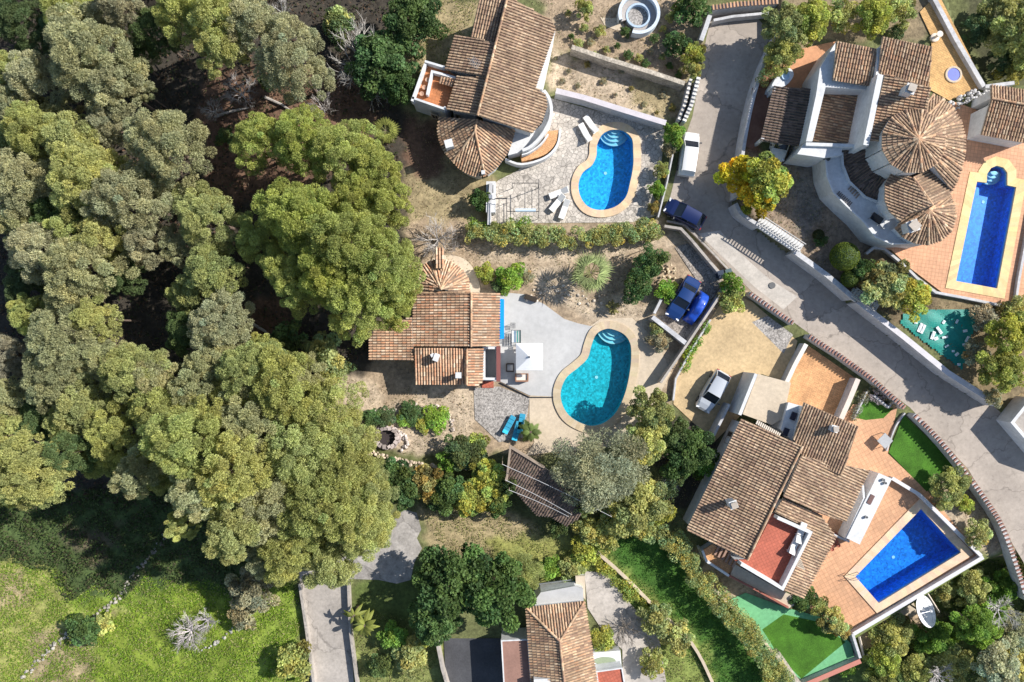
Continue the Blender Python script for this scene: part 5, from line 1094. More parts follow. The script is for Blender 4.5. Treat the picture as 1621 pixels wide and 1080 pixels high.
F = [ # px, py, r, h, tone, label
(35,28,48,8,'d','dark green tree filling the top left corner of the wood'), (112,22,38,9,'m','mid green pine at the top edge, second from the left corner'), (150,92,72,11,'g','very broad grey-green pine in the upper left of the wood'), (192,18,38,10,'b','brownish grey pine crown touching the top edge left of the dark gap'), (58,128,44,9,'g','grey-green pine left of the broad upper left pine'), (18,112,34,8,'m','green pine on the left edge below the dark corner tree'), (22,170,34,8,'g','grey-green pine on the left edge, small and third down'),
(250,58,36,8,'d','dark pine in shade right of the broad upper left pine'), (295,25,44,10,'y','yellow-green pine at the top edge left of the bright double crown'), (345,38,46,11,'y','bright yellow-green pine at the top edge of the wood'), (350,80,36,10,'y','yellow-green pine directly below the bright top edge pine'), (402,40,46,10,'g','grey-green pine at the top edge before the leafless tree'), (463,98,58,11,'g','round grey-green pine standing alone above the brown clearing'), (190,140,42,10,'g','grey-green pine tucked under the broad upper left pine'), (225,145,18,7,'g','small narrow pine crown at the left rim of the dark gap'),
(60,212,48,10,'y','yellow-green pine on the left, upper of two side by side'), (122,228,46,10,'m','mid green pine between the yellow-green and the round grey one'), (272,235,60,11,'g','large round grey-green pine left of the dark vertical gap'), (42,285,52,10,'g','grey pine on the left edge with fine silvery needles'), (138,285,58,11,'y','yellowish pine in the left middle of the wood'), (205,318,58,11,'g','tall olive-grey pine below the round grey-green pine'), (88,345,38,8,'d','dark pine between sunlit crowns on the left'),
(75,400,50,10,'g','spiky grey-green pine at the left, above the black hollow'), (135,425,58,11,'g','broad olive pine right of the spiky one'), (170,375,40,10,'y','yellowish pine above the broad olive pine'), (238,385,34,9,'b','brownish pine top left of the black hollow'), (328,345,50,9,'m','green pine under the upper rim of the great central pine'), (335,435,46,9,'m','slim green pine right of the black hollow'), (352,505,48,9,'g','grey-green pine above the gap with the fallen trunk'), (300,520,36,7,'d','dark low pine right of the black hollow'),
(108,540,60,11,'g','tall greyish pine on the left below the black hollow'), (92,595,50,10,'g','olive pine directly below the tall greyish one'), (160,505,32,10,'y','small yellow pine above the narrow dark hollow'), (14,562,34,8,'b','grey-brown pine at the left edge halfway down'), (215,590,48,10,'m','green pine right of the narrow dark hollow'), (140,640,46,9,'m','mid green pine in the lower left, inner row'), (70,660,40,7,'d','dark low pine under the left crowns'), (18,690,38,9,'y','yellow-green pine on the left edge three fifths down'),
(195,690,52,10,'y','yellowish pine above the meadow slope'), (262,650,52,10,'m','olive-green pine beside the yellowish one'), (320,610,48,9,'g','grey pine under the fallen trunk gap'), (300,700,55,11,'m','broad mid green pine above the meadow corner'), (345,660,50,10,'y','yellow-green pine left of the southern pair'), (60,745,50,10,'y','yellow pine at the upper left corner of the meadow'), (15,770,28,8,'y','small yellow pine on the left edge above the meadow'), (120,715,34,7,'d','dark pine in shade above the meadow'), (228,745,36,8,'g','grey pine hanging over the meadow edge'), 
(395,590,50,10,'m','mid green pine left of the south garden'), (455,620,60,11,'y','broad yellow-green pine beside the south garden'), (515,655,56,10,'y','yellow-green pine reaching the low stone edge of the garden bed'), (405,670,56,11,'g','grey-green pine in the middle of the southern grove'), (475,715,62,11,'m','mid green pine in the heart of the southern grove'), (375,740,54,10,'y','yellow-green pine in the southern grove near the meadow'), (320,770,42,10,'g','grey pine at the left rim of the southern grove'), (545,735,56,10,'m','green pine of the grove below the long stone border'), (430,800,62,11,'g','broad grey-green pine low in the southern grove'), (510,800,66,12,'m','large green pine between the grove and the lane'), (570,820,54,11,'y','yellow-green pine overhanging the end of the lane'), (375,835,46,9,'m','green pine at the meadow corner of the grove'), (460,865,50,10,'y','yellow-green pine above the cream kerb of the lane'), (525,890,44,9,'m','pine crown hanging over the lane'), (298,825,22,6,'y','small yellow pine top by the diagonal stone wall')]
for px, py, r, h, t_, l in F: plant('pineL' if r > 46 else 'pineM', px, py, r * 1.14, h + (5 if py > 690 and px < 400 else 0), t_, l, group=gF)
F2 = [(95,60,40,7,'d','dark understory pine at the upper left rim of the broad pine'), (215,95,34,6,'d','dark understory pine right of the broad upper left pine'), (15,235,34,7,'m','low green pine on the left edge under the silvery one'), (95,180,30,7,'g','grey pine between the left edge and the sunlit pair'), (180,195,38,8,'g','grey-brown pine above the round grey-green pine'), (175,275,40,9,'y','yellowish pine filling the gap in the left middle'), (250,300,36,8,'g','grey-green pine beneath the large round one'), (120,370,36,9,'m','green pine above the broad olive pine'), (30,350,36,8,'g','grey pine on the left edge above the spiky pine'), (40,450,34,6,'d','dark pine in the hollow on the left edge'), (200,440,30,7,'d','dark pine left of the black hollow'), (55,500,34,8,'m','green pine left of the tall greyish pine'), (170,570,38,9,'g','olive pine between two dark hollows on the left'), (250,600,40,9,'g','grey-green pine in the lower left crowd'), (20,630,34,8,'g','grey pine on the left edge three fifths down'), (110,665,36,8,'y','yellow-green pine in the lower left crowd'), (160,720,36,8,'m','green pine above the shaded meadow'), (270,750,34,8,'y','yellow-green pine left of the southern grove'), (285,390,30,7,'g','grey pine top at the right rim of the black hollow'), (300,470,30,7,'m','green pine between hollow and slim pine'), (350,565,36,8,'g','olive pine below the fallen trunk gap'), (425,560,30,7,'m','green pine top above the south garden pines'), (480,600,36,9,'g','grey-green pine above the broad yellow-green pine'), (355,705,36,9,'m','green pine west in the southern grove'), (440,755,40,10,'y','bright pine top in the heart of the southern grove'), (560,700,36,9,'y','bright pine top by the long stone border'), (590,775,36,9,'m','green pine top nearest the dark citrus shrubs'), (600,830,30,8,'y','yellow-green pine top over the worn lane end'), (420,880,34,8,'g','grey pine top by the lane and meadow'), (350,785,34,8,'y','yellow-green pine top near the small yellow one')]
for px, py, r, h, t_, l in F2: plant('pineM', px, py, r * 1.1, h, t_, l, group=gF)
gG = 'great pines by the centre house'
for px, py, r, h, t_, l in [(415,225,52,9,'y','upper left crown of the great pine group, above the deep dark gap'), (480,225,56,10,'y','upper crown of the great pine group below the brown clearing'), (540,240,58,10,'y','upper right crown of the great pine group near the round palm'), (590,265,46,9,'m','rightmost upper crown of the great pine group by the dark slope'), (612,325,44,10,'y','crown of the great pine group above the leafless bush'), (560,320,52,10,'m','middle right crown of the great pine group'), (478,345,70,12,'y','broadest crown in the middle of the great pine group'), (545,385,70,13,'y','tallest bright crown of the great pine group'), (610,430,66,12,'y','crown leaning over the orange roof of the centre house'), (622,478,44,9,'y','small low crown of the great pine group touching the left wing roof'), (560,470,64,11,'y','lowest crown of the great pine group left of the small orange roof'), (470,440,56,10,'m','shaded lower left crown of the great pine group'), (410,380,44,8,'m','left crown of the great pine group beside the slim pine'), (520,430,60,12,'m','crown between the tallest and the lowest of the great group')]:
    plant('pineL' if r > 46 else 'pineM', px, py, r, h, 'p', l, group=gG)
T = [ # kind, px, py, r, h, tone, label
('broad',605,95,62,5,'k','dark leafy tree behind the leafless tree, left of the orange roof terrace'), ('broad',650,30,52,5,'k','dark bushy tree at the top edge left of the tiled villa'), ('broad',628,130,36,4.5,'k','dark leafy tree just left of the orange roof terrace'), ('bush',532,40,30,3,'d','dark bush beside the leafless tree near the top edge'), ('bush',535,30,26,3,'m','mid green bush at the top edge beside the leafless tree'),
('bush',665,25,24,3,'m','green bush close to the top edge beside dry grass'), ('olive',950,742,78,6,'s','big silvery olive tree shading the old dark shed'), ('broad',715,925,72,6.5,'k','large dark glossy tree left of the bottom house'), ('broad',780,935,70,6.5,'k','large dark glossy tree touching the pale grey flat roof'), ('broad',690,985,44,5,'k','lower left part tree of the dark glossy pair'), ('olive',828,905,36,4,'m','grey-green tree above the cream porch'),
('citrus',1185,270,40,3.8,'o','yellow-orange tree in autumn leaf beside the road, upper half'), ('citrus',1218,285,42,4,'l','yellow-green tree in autumn leaf beside the road, right half'), ('citrus',1205,312,34,3.4,'o','lower orange-tinged crown of the autumn tree by the curved white wall'),
('broad',1032,650,40,4.5,'m','yellow-green tree at the corner of the sandy yard'), ('broad',1025,700,42,4.5,'y','yellow-green tree below the turquoise pool'), ('broad',1090,715,46,4,'k','dark tree in shade left of the ribbed roof villa'), ('broad',1070,690,34,3.5,'d','small dark tree under the white kerb of the sandy yard'), ('bush',1110,735,26,2.6,'v','bright green shrub in the shade left of the ribbed roof'), ('broad',1010,800,52,4.5,'m','green tree at the top of the long diagonal hedge'), ('bush',1040,812,30,3,'l','yellow-green shrub right of the big silvery olive'), ('bush',1026,780,26,3,'a','brown-green shrub against the silvery olive'),
('bush',960,850,30,2.4,'y','yellow-green bush below the old shed corner'), ('bush',930,840,26,2.4,'y','green bush under the old dark shed'), ('bush',925,875,28,1.6,'l','yellow shrub at the head of the brick kerb'),
('citrus',778,775,36,3,'l','yellow shrub touching the left end of the old shed'), ('citrus',745,790,34,3,'l','yellow-green shrub second from the old shed'), ('citrus',765,745,24,2.6,'l','yellow-green small shrub between the garden bed and the old shed'), ('citrus',710,780,36,3.2,'k','dark citrus shrub in the middle of the hedge row below the stone border'), ('citrus',672,765,34,3.2,'a','brownish shrub in the row below the stone border'), ('citrus',640,770,36,3.4,'k','dark green shrub second from the left below the stone border'), ('citrus',610,760,32,3.2,'k','dark green shrub at the left end below the stone border'), ('citrus',735,715,34,2.4,'d','dark green shrub right of the green flower bed'), ('bush',712,728,24,1.8,'v','bright green shrub under the green flower bed'), ('bush',755,705,22,2,'l','yellow-green shrub at the gravel corner'), ('bush',785,800,24,2.6,'k','dark shrub below the left end of the old shed'),
('bush',690,665,26,1.0,'v','low bright green plant filling the right of the flower bed'), ('bush',650,655,22,.9,'k','low dark green plant at the top of the flower bed'), ('bush',640,665,14,.7,'v','small vivid green cushion plant in the flower bed'), ('bush',668,672,16,.8,'l','small yellow-green plant in the middle of the flower bed'), ('bush',590,662,20,.9,'k','dark low shrub at the left of the flower bed'), ('bush',612,660,18,.8,'d','second dark low shrub at the left of the flower bed'),
('bush',768,432,18,1.4,'l','yellow-green shrub just right of the half-round orange roof'), ('bush',808,440,28,2.0,'v','bright green shrub above the pale terrace'), ('bush',790,452,16,1.3,'d','small dark shrub under the bright green shrub above the terrace'), ('bush',832,438,14,.8,'b','small dry tuft right of the shrub above the terrace'),
('bush',1056,460,20,1.6,'v','bright green shrub left of the blue sedan'), ('bush',1045,540,20,1.4,'b','brownish shrub below the white wall of the parking bay'), ('bush',1040,522,14,1.2,'m','small green shrub below the white parking wall'),
('bush',1160,452,22,2.2,'v','upper bright green shrub at the road corner beside the bins'), ('bush',1160,476,24,2.2,'m','lower green shrub at the top of the sandy yard'), ('bush',1068,212,22,2.4,'v','green shrub at the right end of the white garden wall'), ('bush',1062,235,14,1.4,'b','brown shrub above the thin white patio wall'), ('bush',1048,268,15,1.8,'y','upper yellow-green shrub right of the top kidney pool'), ('bush',1040,300,15,1.8,'v','middle bright green shrub right of the top kidney pool'), ('bush',1036,328,12,1.2,'a','reddish small shrub right of the top kidney pool'), ('bush',758,315,20,2.2,'k','dark shrub left of the white barbecue block'),
('bush',1072,68,24,2.2,'k','dark shrub at the foot of the road wall in the cactus garden'), ('bush',1100,85,22,2.4,'l','yellow-green shrub against the upper road'), ('bush',1098,108,18,2,'y','second yellow-green shrub against the upper road'), ('bush',926,14,18,2.2,'y','yellow-green shrub at the top edge left of the seating ring'), ('bush',1095,10,34,2.6,'k','dark shrub mass at the top edge left of the red-tiled wall'), ('bush',950,48,11,1,'y','small yellow cactus plant left of the seating ring'), ('bush',990,50,10,.8,'k','small dark plant below the seating ring'), ('bush',1063,26,10,1,'y','small yellow plant right of the seating ring'),
('broad',1245,40,40,4,'m','green tree at the upper left corner of the round villa plot'), ('broad',1285,30,38,4,'l','yellow-green tree at the top edge above the vertical-tiled roof'), ('broad',1240,85,32,3.4,'m','mid green tree above the white shower niche'), ('bush',1330,20,30,2.6,'y','yellow-green shrub at the top edge in the middle of the round villa garden'), ('broad',1385,22,36,3.4,'l','yellow-green tree at the top edge above the ribbed roofs'), ('bush',1430,14,28,2.6,'m','green shrub at the top edge near the tan patio'), ('bush',1420,50,16,1.2,'d','dark shrub above the highest tiled roof'),
('broad',1552,42,30,3,'d','dark tree right of the white slanting wall, upper'), ('broad',1592,22,44,4,'m','mid green tree in the top right corner, left one'), ('broad',1620,60,48,5.5,'m','mid green tree on the right edge near the top'), ('broad',1594,88,28,3,'d','dark tree right of the white slanting wall, lower'), ('bush',1606,112,26,2.8,'y','yellow-green shrub above the pool house roof'), 
('citrus',1410,450,44,3,'m','large autumn-tinted shrub above the teal tarpaulin'), ('citrus',1445,470,36,2.8,'l','yellow-green half of the autumn-tinted shrub above the tarpaulin'), ('bush',1388,440,28,2.4,'a','reddish-brown shrub left of the autumn-tinted shrub'), ('bush',1366,425,22,2,'k','small dark shrub below the terrace corner of the round villa'),
('bush',1300,380,12,.9,'k','small dark shrub between the slatted fence and the clipped bush'), ('broad',1600,530,40,3.6,'l','yellow-green tree on the right edge beside the teal tarpaulin'), ('broad',1590,585,42,3.6,'l','yellow-green tree on the right edge above the wall end'), ('bush',1560,505,26,2,'b','dry brown shrub right of the teal tarpaulin'), ('bush',1548,560,24,1.8,'b','brown scrub at the lower right of the tarpaulin'), ('bush',1610,490,26,2.4,'y','green shrub below the salmon deck corner'), ('bush',1575,630,18,1.4,'b','dry shrub at the lower end of the long road wall'),
('broad',1505,770,34,2.8,'m','round olive-green shrub below the large lawn'), ('bush',1552,845,26,2,'y','yellow-green shrub beside the tile-toothed wall near the four-sided pool'), ('bush',1530,800,16,1,'l','small yellow shrub between the two by the toothed wall'), ('bush',1490,795,14,.8,'b','dry tuft at the upper right deck wall'),
('citrus',1270,948,24,2,'k','dark shrub at the bottom corner of the ribbed roof'), ('citrus',1318,985,26,2.2,'y','yellow-green shrub between the deck and the sunken lawn'), ('bush',1300,962,18,1.6,'m','green shrub above the sunken lawn'), ('bush',1335,1000,16,1.4,'a','reddish shrub at the deck corner above the sunken lawn'),
('bush',955,1015,24,1.5,'l','yellow-green clipped plant bed right of the bottom house roof'), ('bush',905,905,24,1.6,'y','green shrub above the cream porch'), ('bush',870,900,22,1.4,'v','bright green shrub left of the cream porch'), ('bush',1040,985,34,2.6,'m','olive-green shrub where the stony drive meets the kerb'), ('bush',1075,1010,30,2.2,'y','green shrub on the meadow side of the stony drive'), ('bush',1035,1050,26,2,'y','green shrub at the bottom edge right of the stony drive'),
('bush',622,1010,26,2,'v','bright leafy shrub right of the banana plant'), ('bush',650,1040,34,2.4,'m','green shrub near the bottom edge left of the dark forecourt'), ('bush',600,1055,24,1.8,'d','dark shrub at the bottom edge right of the lane'), ('bush',668,1010,20,1.6,'l','yellow shrub left of the cream forecourt wall'), ('bush',465,1050,34,3,'y','yellow-green shrub at the bottom edge left of the lane'), ('broad',400,935,44,4,'b','brown-green tree at the meadow edge left of the lane'), ('bush',385,980,26,2,'b','dry brown shrub under the brown-green tree'), ('bush',130,1000,30,2,'k','dark shrub on the diagonal stone wall in the meadow'), ('bush',160,990,20,1.4,'y','lighter shrub next to the dark one on the meadow wall'),
('bush',510,560,40,3.4,'m','leafy shrub between the great pine group and the southern grove'), ('bush',455,535,34,3.4,'d','dark shrub under the great pine group'), ('bush',520,590,26,2.4,'y','green shrub at the corner of the pale dirt yard')]
for a in T: plant(*a)
W = [(1400,1045,34,'l'),(1440,1030,40,'y'),(1480,1010,36,'v'),(1450,1070,36,'y'),(1500,1060,42,'y'),(1515,970,34,'v'),(1545,935,34,'y'),(1560,980,40,'v'),(1600,1000,44,'g'),(1550,1035,42,'g'),(1605,1055,42,'y'),(1590,930,32,'v'),(1615,905,26,'m'),(1495,935,26,'m'),(1400,1080,30,'m'),(1365,1075,24,'v'),(1430,995,20,'y'),(1530,1000,26,'v')]
WL = ['yellow-green shrub below the sunken lawn corner, left end of the scrub','olive shrub under the pale beam frame','fresh green shrub just below the satellite dish','yellow-green shrub at the bottom edge under the beam frame','olive shrub at the bottom edge, mid scrub','olive shrub right of the satellite dish','yellow-green shrub beneath the lower right deck wall','green shrub in the middle of the lower right scrub','grey-green shrub on the right edge of the scrub','grey-green shrub left of the white leafless bush','yellow-green shrub in the bottom right corner','fresh green shrub near the road in the lower right','green shrub at the right edge below the toothed wall','green shrub against the deck wall right of the dish','green shrub at the bottom edge nearest the white and red wall','bright shrub at the foot of the white and red wall','small yellow shrub between frame and dish','vivid green shrub between the dish and the leafless bush']
for (x, y, r, t_), l in zip(W, WL): plant('bush' if r < 30 else 'broad', x, y, r, 2.2 if r < 30 else 3.4, t_, l, 'shrub', 'shrub', 'scrub below the four-sided pool')
# small cactus-garden plants
sg = [(905,58),(916,68),(935,66),(960,78),(978,72),(995,86),(1012,92),(1030,80),(1048,90),(1036,60),(1060,58),(1050,45),(975,95),(940,88),(1022,100),(1060,104),(900,20),(985,108),(925,44),(1075,118)]
SL = ['near the left end of the grey stone wall', 'just above the left part of the grey stone wall', 'left of the seating ring path, in mid bed', 'above the middle of the grey stone wall', 'below the pale path of the seating ring', 'midway along the grey stone wall', 'beside the grey stone wall, under the ring', 'below right of the seating ring', 'in the right half of the bed, beside the road shrubs', 'directly under the seating ring', 'at the right foot of the seating ring', 'just right of the seating ring', 'on the edge of the stone wall under the path', 'low on the left slope above the stone wall', 'hard against the middle of the stone wall', 'near the right end of the grey stone wall', 'closest to the tiled villa corner', 'right behind the stone wall in the middle', 'between the yellow shrub and the ring path', 'at the right corner where stone wall meets toothed wall']
CW = dict(k='dark', y='yellow-green', b='brownish', m='green')
for i, (x, y) in enumerate(sg): t_ = 'kybmk'[i % 5]; plant('bush', x, y, 6 + (i * 7) % 4, .6, t_, 'small ' + CW[t_] + ' garden plant ' + SL[i], 'garden_plant', 'plant', 'small plants of the cactus garden')
sg = [(880,92),(900,112),(930,102),(955,128),(975,150),(1000,140),(1020,165),(1050,150),(1040,178),(915,135),(890,128),(1065,170)]
for i, (x, y) in enumerate(sg): plant('bush', x, y, 4 + (i * 5) % 4, .4, 'bba'[i % 3], 'dry tuft scattered over the brown walled garden', 'dry_tuft', 'plant', 'dry tufts in the brown garden')
# clipped balls
def ball(px, py, rpx, h, label, c):
    g0 = gz(px, py); p = P(px, py, g0 + h * .6); rm = rpx / S * .95; t = thing('clipped_bush', label, 'bush', (p.x, p.y, g0)); me = leaf_mesh('crown', np.array([[0, 0, h * .55]]), np.array([rm]), int(4500 * rm), (.09, .06), 77, flat=h * .5 / rm, low=-.6, spread=.03, tone=.0, warm=.03, stiff=.1)
    o = bpy.data.objects.new('crown', me); col.objects.link(o); o.parent = t; o.color = (*c, 1)
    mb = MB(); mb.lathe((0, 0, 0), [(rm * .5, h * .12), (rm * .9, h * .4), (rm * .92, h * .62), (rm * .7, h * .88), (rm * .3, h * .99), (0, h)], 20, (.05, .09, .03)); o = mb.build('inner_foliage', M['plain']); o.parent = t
    mb = MB(); mb.tube([(0, 0, -.1), (0, 0, h * .6)], .07, 6); o = mb.build('trunk', M['bark']); o.parent = t
ball(1338, 406, 23, 2.2, 'large round clipped bush behind the white road wall', (.16,.22,.03)); ball(1346, 441, 14, 1.5, 'small round clipped bush below the larger one', (.13,.18,.03)); ball(1296, 372, 9, .9, 'tiny dark ball bush on the gravel of the round villa', (.08,.09,.03))
# hedges
def hedge(pts, wpx, h, tone, label, n=260, name='hedge', cat='hedge', lw=(.14, .09), var=.35):
    g0 = gz(*pts[0]); q = [p.xy for p in PP(pts, g0 + h * .6)]; c0 = Vector((q[0].x, q[0].y, g0)); t = thing(name, label, cat, c0); rn = lcg(int(pts[0][0] + pts[0][1])); C = []; Rc = []; wm = wpx / S; tot = 0
    for a, b in zip(q[:-1], q[1:]):
        L = (b - a).length; tot += L; d = (b - a).normalized(); nn = Vector((-d.y, d.x)); k = max(3, int(L * 4.6 * max(1, wm)))
        for i in range(k): p = a.lerp(b, rn.random()) + nn * rn.uniform(-.42, .42) * wm; r = rn.uniform(.3, .5) * (1 + var * rn.uniform(-1, 1)); C.append((p.x - c0.x, p.y - c0.y, h - r * rn.uniform(.8, 1.8))); Rc.append(r); C.append((p.x - c0.x, p.y - c0.y, h * rn.uniform(.3, .8))); Rc.append(r)
    me = leaf_mesh('foliage', np.array(C), np.array(Rc), int(n * 1.45 * tot * max(1, wm)), lw, int(pts[0][0]), low=-.6, tone=.25, warm=.15); o = bpy.data.objects.new('foliage', me); col.objects.link(o); o.parent = t; o.color = (*TONE[tone], 1)
    mb = MB(); 
    for i in range(0, len(C), 14): x, y, z = C[i]; mb.tube([(x, y, -.1), (x, y, h * .7)], .035, 5)
    o = mb.build('stems', M['bark']); o.parent = t; return t
hedge([(738,372),(790,370),(850,374),(910,377),(960,374),(1010,367),(1046,358)], 32, 2.0, 'm', 'long clipped hedge below the crazy-paved patio', 620, var=.15)
hedge([(742,356),(790,360),(840,352)], 16, 1.5, 'v', 'short brighter green hedge under the pergola')
hedge([(1062,850),(1085,880),(1110,915),(1140,950),(1170,985),(1205,1030),(1240,1085)], 38, 2.6, 'm', 'long shaggy hedge running diagonally beside the green matting', 420)
hedge([(960,800),(985,830),(1020,840),(1062,850)], 40, 2.6, 'm', 'upper stretch of shaggy hedge below the big silvery olive', 420)
hedge([(1078,590),(1100,548),(1120,515)], 9, .6, 'v', 'narrow grassy hedge strip between stone wall and kerb at the sandy yard', 300)
hedge([(940,885),(985,925),(1035,975)], 20, .9, 'l', 'yellow-flecked hedge along the low brick kerb', 300)
hedge([(1228,70),(1216,100),(1205,135)], 14, 1.4, 'y', 'hedge behind the white wall at the top of the round villa plot')
hedge([(1352,664),(1372,620)], 8, .6, 'b', 'narrow dry planting strip right of the orange brick patio')
hedge([(1382,612),(1402,628),(1420,640)], 10, .8, 'b', 'purple-grey flowering strip beside the small lawn')
hedge([(1088,735),(1060,765),(1045,800)], 26, 2.2, 'd', 'dark shaded hedge between silvery olive and the ribbed roof villa')
hedge([(500,575),(545,580),(560,590)], 16, 1.2, 'd', 'low dark hedge at the top of the pale dirt yard')
hedge([(1036,398),(1022,425),(1008,455),(1002,478)], 42, 2.8, 'k', 'dense dark elongated shrub beside the rockery', 900, 'elongated_shrub', 'shrub', var=.15)
# palms, bananas, yucca
def fan_palm(px, py, rpx, h, label, fronds, c, name='palm_tree', style='fan', crown_n=None, cat='palm'):
    g0 = gz(px, py); p = P(px, py, g0 + h); R0 = rpx / S * .95; t = thing(name, label, cat, (p.x, p.y, g0)); rn = lcg(int(px)); V = []; Cc = []
    for k in range(fronds):
        a = k * 2.39996 + rn.uniform(-.2, .2); el = rn.uniform(-.25, 1.25); L = R0 * rn.uniform(.75, 1.08); dr = Vector((math.cos(a), math.sin(a), 0)); v = rn.uniform(.6, 1.35); cc = (c[0] * v, c[1] * v, c[2] * v, 1)
        base = Vector((0, 0, h)); pt = lambda s: base + dr * (L * s * (math.cos(el) * .6 + .4)) + Vector((0, 0, L * (math.sin(el) * s * .8 - .55 * s * s)))
        sd = Vector((-dr.y, dr.x, 0))
        if style == 'fan':
            hub = pt(.45)
            for j in range(13):
                f = (j - 6) / 6 * 1.25; d2 = (dr * math.cos(f) + sd * math.sin(f)); tip = hub + d2 * L * .55 * (1 - .12 * abs(f)) * rn.uniform(.8, 1.15) + Vector((0, 0, (.10 if j % 2 else -.12) * L * .6 - .1 * abs(f))); s2 = d2.cross(Vector((0, 0, 1))) * (.022 * L)
                m_ = hub.lerp(tip, .45) + Vector((0, 0, .04)); vv = rn.uniform(.6, 1.3); V += [hub, m_ - s2, tip, m_ + s2]; Cc.append((cc[0] * vv, cc[1] * vv, cc[2] * vv, 1))
            V += [base - sd * .03, base + sd * .03, hub + sd * .03, hub - sd * .03]; Cc.append((.25, .25, .1, 1))
        elif style == 'feather':
            for j in range(12):
                s = .15 + .85 * j / 12; q = pt(s); q2 = pt(min(1, s + .1)); lw_ = L * .26 * math.sin(math.pi * (s * .85 + .12))
                for sg_ in (-1, 1): tip = q2 + sd * sg_ * lw_ + dr * .1 * L + Vector((0, 0, -.15 * lw_)); V += [q, q + (q2 - q) * .7, tip, q + sd * sg_ * .3 * lw_]; Cc.append(cc)
        else:
            for j in range(7):
                s0, s1 = j / 7, (j + 1) / 7; w0 = L * .15 * math.sin(math.pi * (s0 * .9 + .06)); w1 = L * .15 * math.sin(math.pi * (s1 * .9 + .06)); q0, q1 = pt(s0), pt(s1)
                for sg_ in (-1, 1): V += [q0, q1, q1 + sd * sg_ * w1 + Vector((0, 0, -.06)), q0 + sd * sg_ * w0 + Vector((0, 0, -.06))]; Cc.append(cc)
    me = quad_mesh('fronds', np.array([tuple(x) for x in V]), np.array(Cc, np.float32)); o = bpy.data.objects.new('fronds', me); col.objects.link(o); o.parent = t
    mb = MB(); mb.tube([(0, 0, -.2), (0, 0, h * .5), (0, 0, h + .05)], [.22, .17, .15], 9); o = mb.build('trunk', M['bark']); o.parent = t
fan_palm(935, 432, 40, 2.6, 'grey-green fan palm with spiky fronds above the turquoise pool', 30, (.40,.47,.20))
fan_palm(611, 207, 24, 3.2, 'small round yellow-green fan palm between the wood and the tiled villa', 40, (.34,.36,.09))
fan_palm(577, 990, 28, 2.0, 'banana-like palm with broad yellow-green leaves right of the lane', 15, (.30,.33,.07), 'banana_plant', 'leaf', cat='banana plant')
fan_palm(560, 975, 20, 2.2, 'smaller banana-like palm nearer the lane', 10, (.28,.31,.07), 'banana_plant', 'leaf', cat='banana plant')
fan_palm(840, 684, 20, 1.3, 'low feathery palm in the corner right of the blue loungers', 22, (.16,.22,.06), 'low_palm', 'feather')
fan_palm(968, 486, 16, .8, 'low olive rosette plant above the steps of the turquoise pool', 12, (.24,.22,.08), 'rosette_plant', 'leaf', cat='plant')
fan_palm(1286, 700, 1, .5, 'x', 1, (.1,.2,.1)) if False else None
# leafless trees
def bare(px, py, rpx, h, label, seed, c=(.5,.46,.42), spread=.9, dens=5, name='bare_tree', cat='bare tree', depth=4):
    g0 = gz(px, py); p = P(px, py, g0 + h * .5); t = thing(name, label, cat, (p.x, p.y, g0)); rn = lcg(seed); mb = MB(); Rm = rpx / S
    def grow_(a, d, L, r, lv):
        m_ = a + d * L * .5 + Vector((rn.uniform(-1, 1), rn.uniform(-1, 1), rn.uniform(-.5, .5))) * L * .09; e = a + d * L; v = rn.uniform(.75, 1.15); mb.tube([a, m_, e], [r, r * .8, r * .55], 3 if lv > 1 else 5, (v, v, v), False)
        if lv >= depth: return
        for k in range(dens if lv < 2 else 4):
            f = rn.uniform(.35, 1.0); q = a.lerp(e, f); nd = (d + Vector((rn.uniform(-1, 1), rn.uniform(-1, 1), rn.uniform(-.4, .55))) * .85).normalized(); grow_(q, nd, L * rn.uniform(.5, .75), r * .5, lv + 1)
    n0 = dens + 2
    for k in range(n0): a = 2 * math.pi * k / n0 + rn.uniform(-.3, .3); d = Vector((math.cos(a) * spread, math.sin(a) * spread, rn.uniform(.35, .9))).normalized(); grow_(Vector((0, 0, h * .15)), d, Rm * .55, .055 * max(1, Rm * .5), 1)
    mb.tube([(0, 0, -.3), (0, 0, h * .2)], .09 * max(1, Rm * .4), 7); o = mb.build('branches', mat_b(c)); o.parent = t
_mb = {}
def mat_b(c):
    if c not in _mb: _mb[c] = mat('bare_bark', c, .9, .8, 1.2, 2, .8, 1.2, 9, bump=.2)
    return _mb[c]
bare(298, 1002, 36, 2, 'dense pale grey leafless bush in the lower left meadow', 3, (.52,.47,.46), dens=6, name='bare_bush', cat='bare bush')
bare(325, 985, 22, 1.6, 'smaller grey leafless bush touching the dense pale one', 4, (.48,.44,.44), name='bare_bush', cat='bare bush')
bare(692, 378, 42, 2.2, 'wide grey leafless bush above the half-round orange roof', 5, (.46,.42,.38), dens=6, name='bare_bush', cat='bare bush')
bare(570, 85, 66, 6, 'big leafless tree with whitish limbs near the top of the wood', 6, (.44,.41,.37))
bare(610, 130, 34, 4, 'small leafless tree with pale twigs left of the orange roof terrace', 16, (.52,.50,.47))
bare(1056, 772, 20, 1.6, 'white leafless bush between silvery olive and ribbed roof', 7, (.68,.66,.64), name='bare_bush', cat='bare bush')
bare(1592, 972, 34, 3.2, 'white leafless bush in the lower right scrub', 8, (.6,.56,.52))
bare(1490, 1075, 26, 1.8, 'grey leafless bush at the bottom edge in the lower right scrub', 9, (.52,.48,.46), name='bare_bush', cat='bare bush')
bare(990, 1000, 30, 2.6, 'leafless tree with thin dark twigs over the stony drive', 10, (.28,.24,.20))
bare(1390, 628, 16, 1.2, 'twiggy bare shrub in the purple-grey strip beside the small lawn', 12, (.5,.42,.42), name='bare_bush', cat='bare bush')
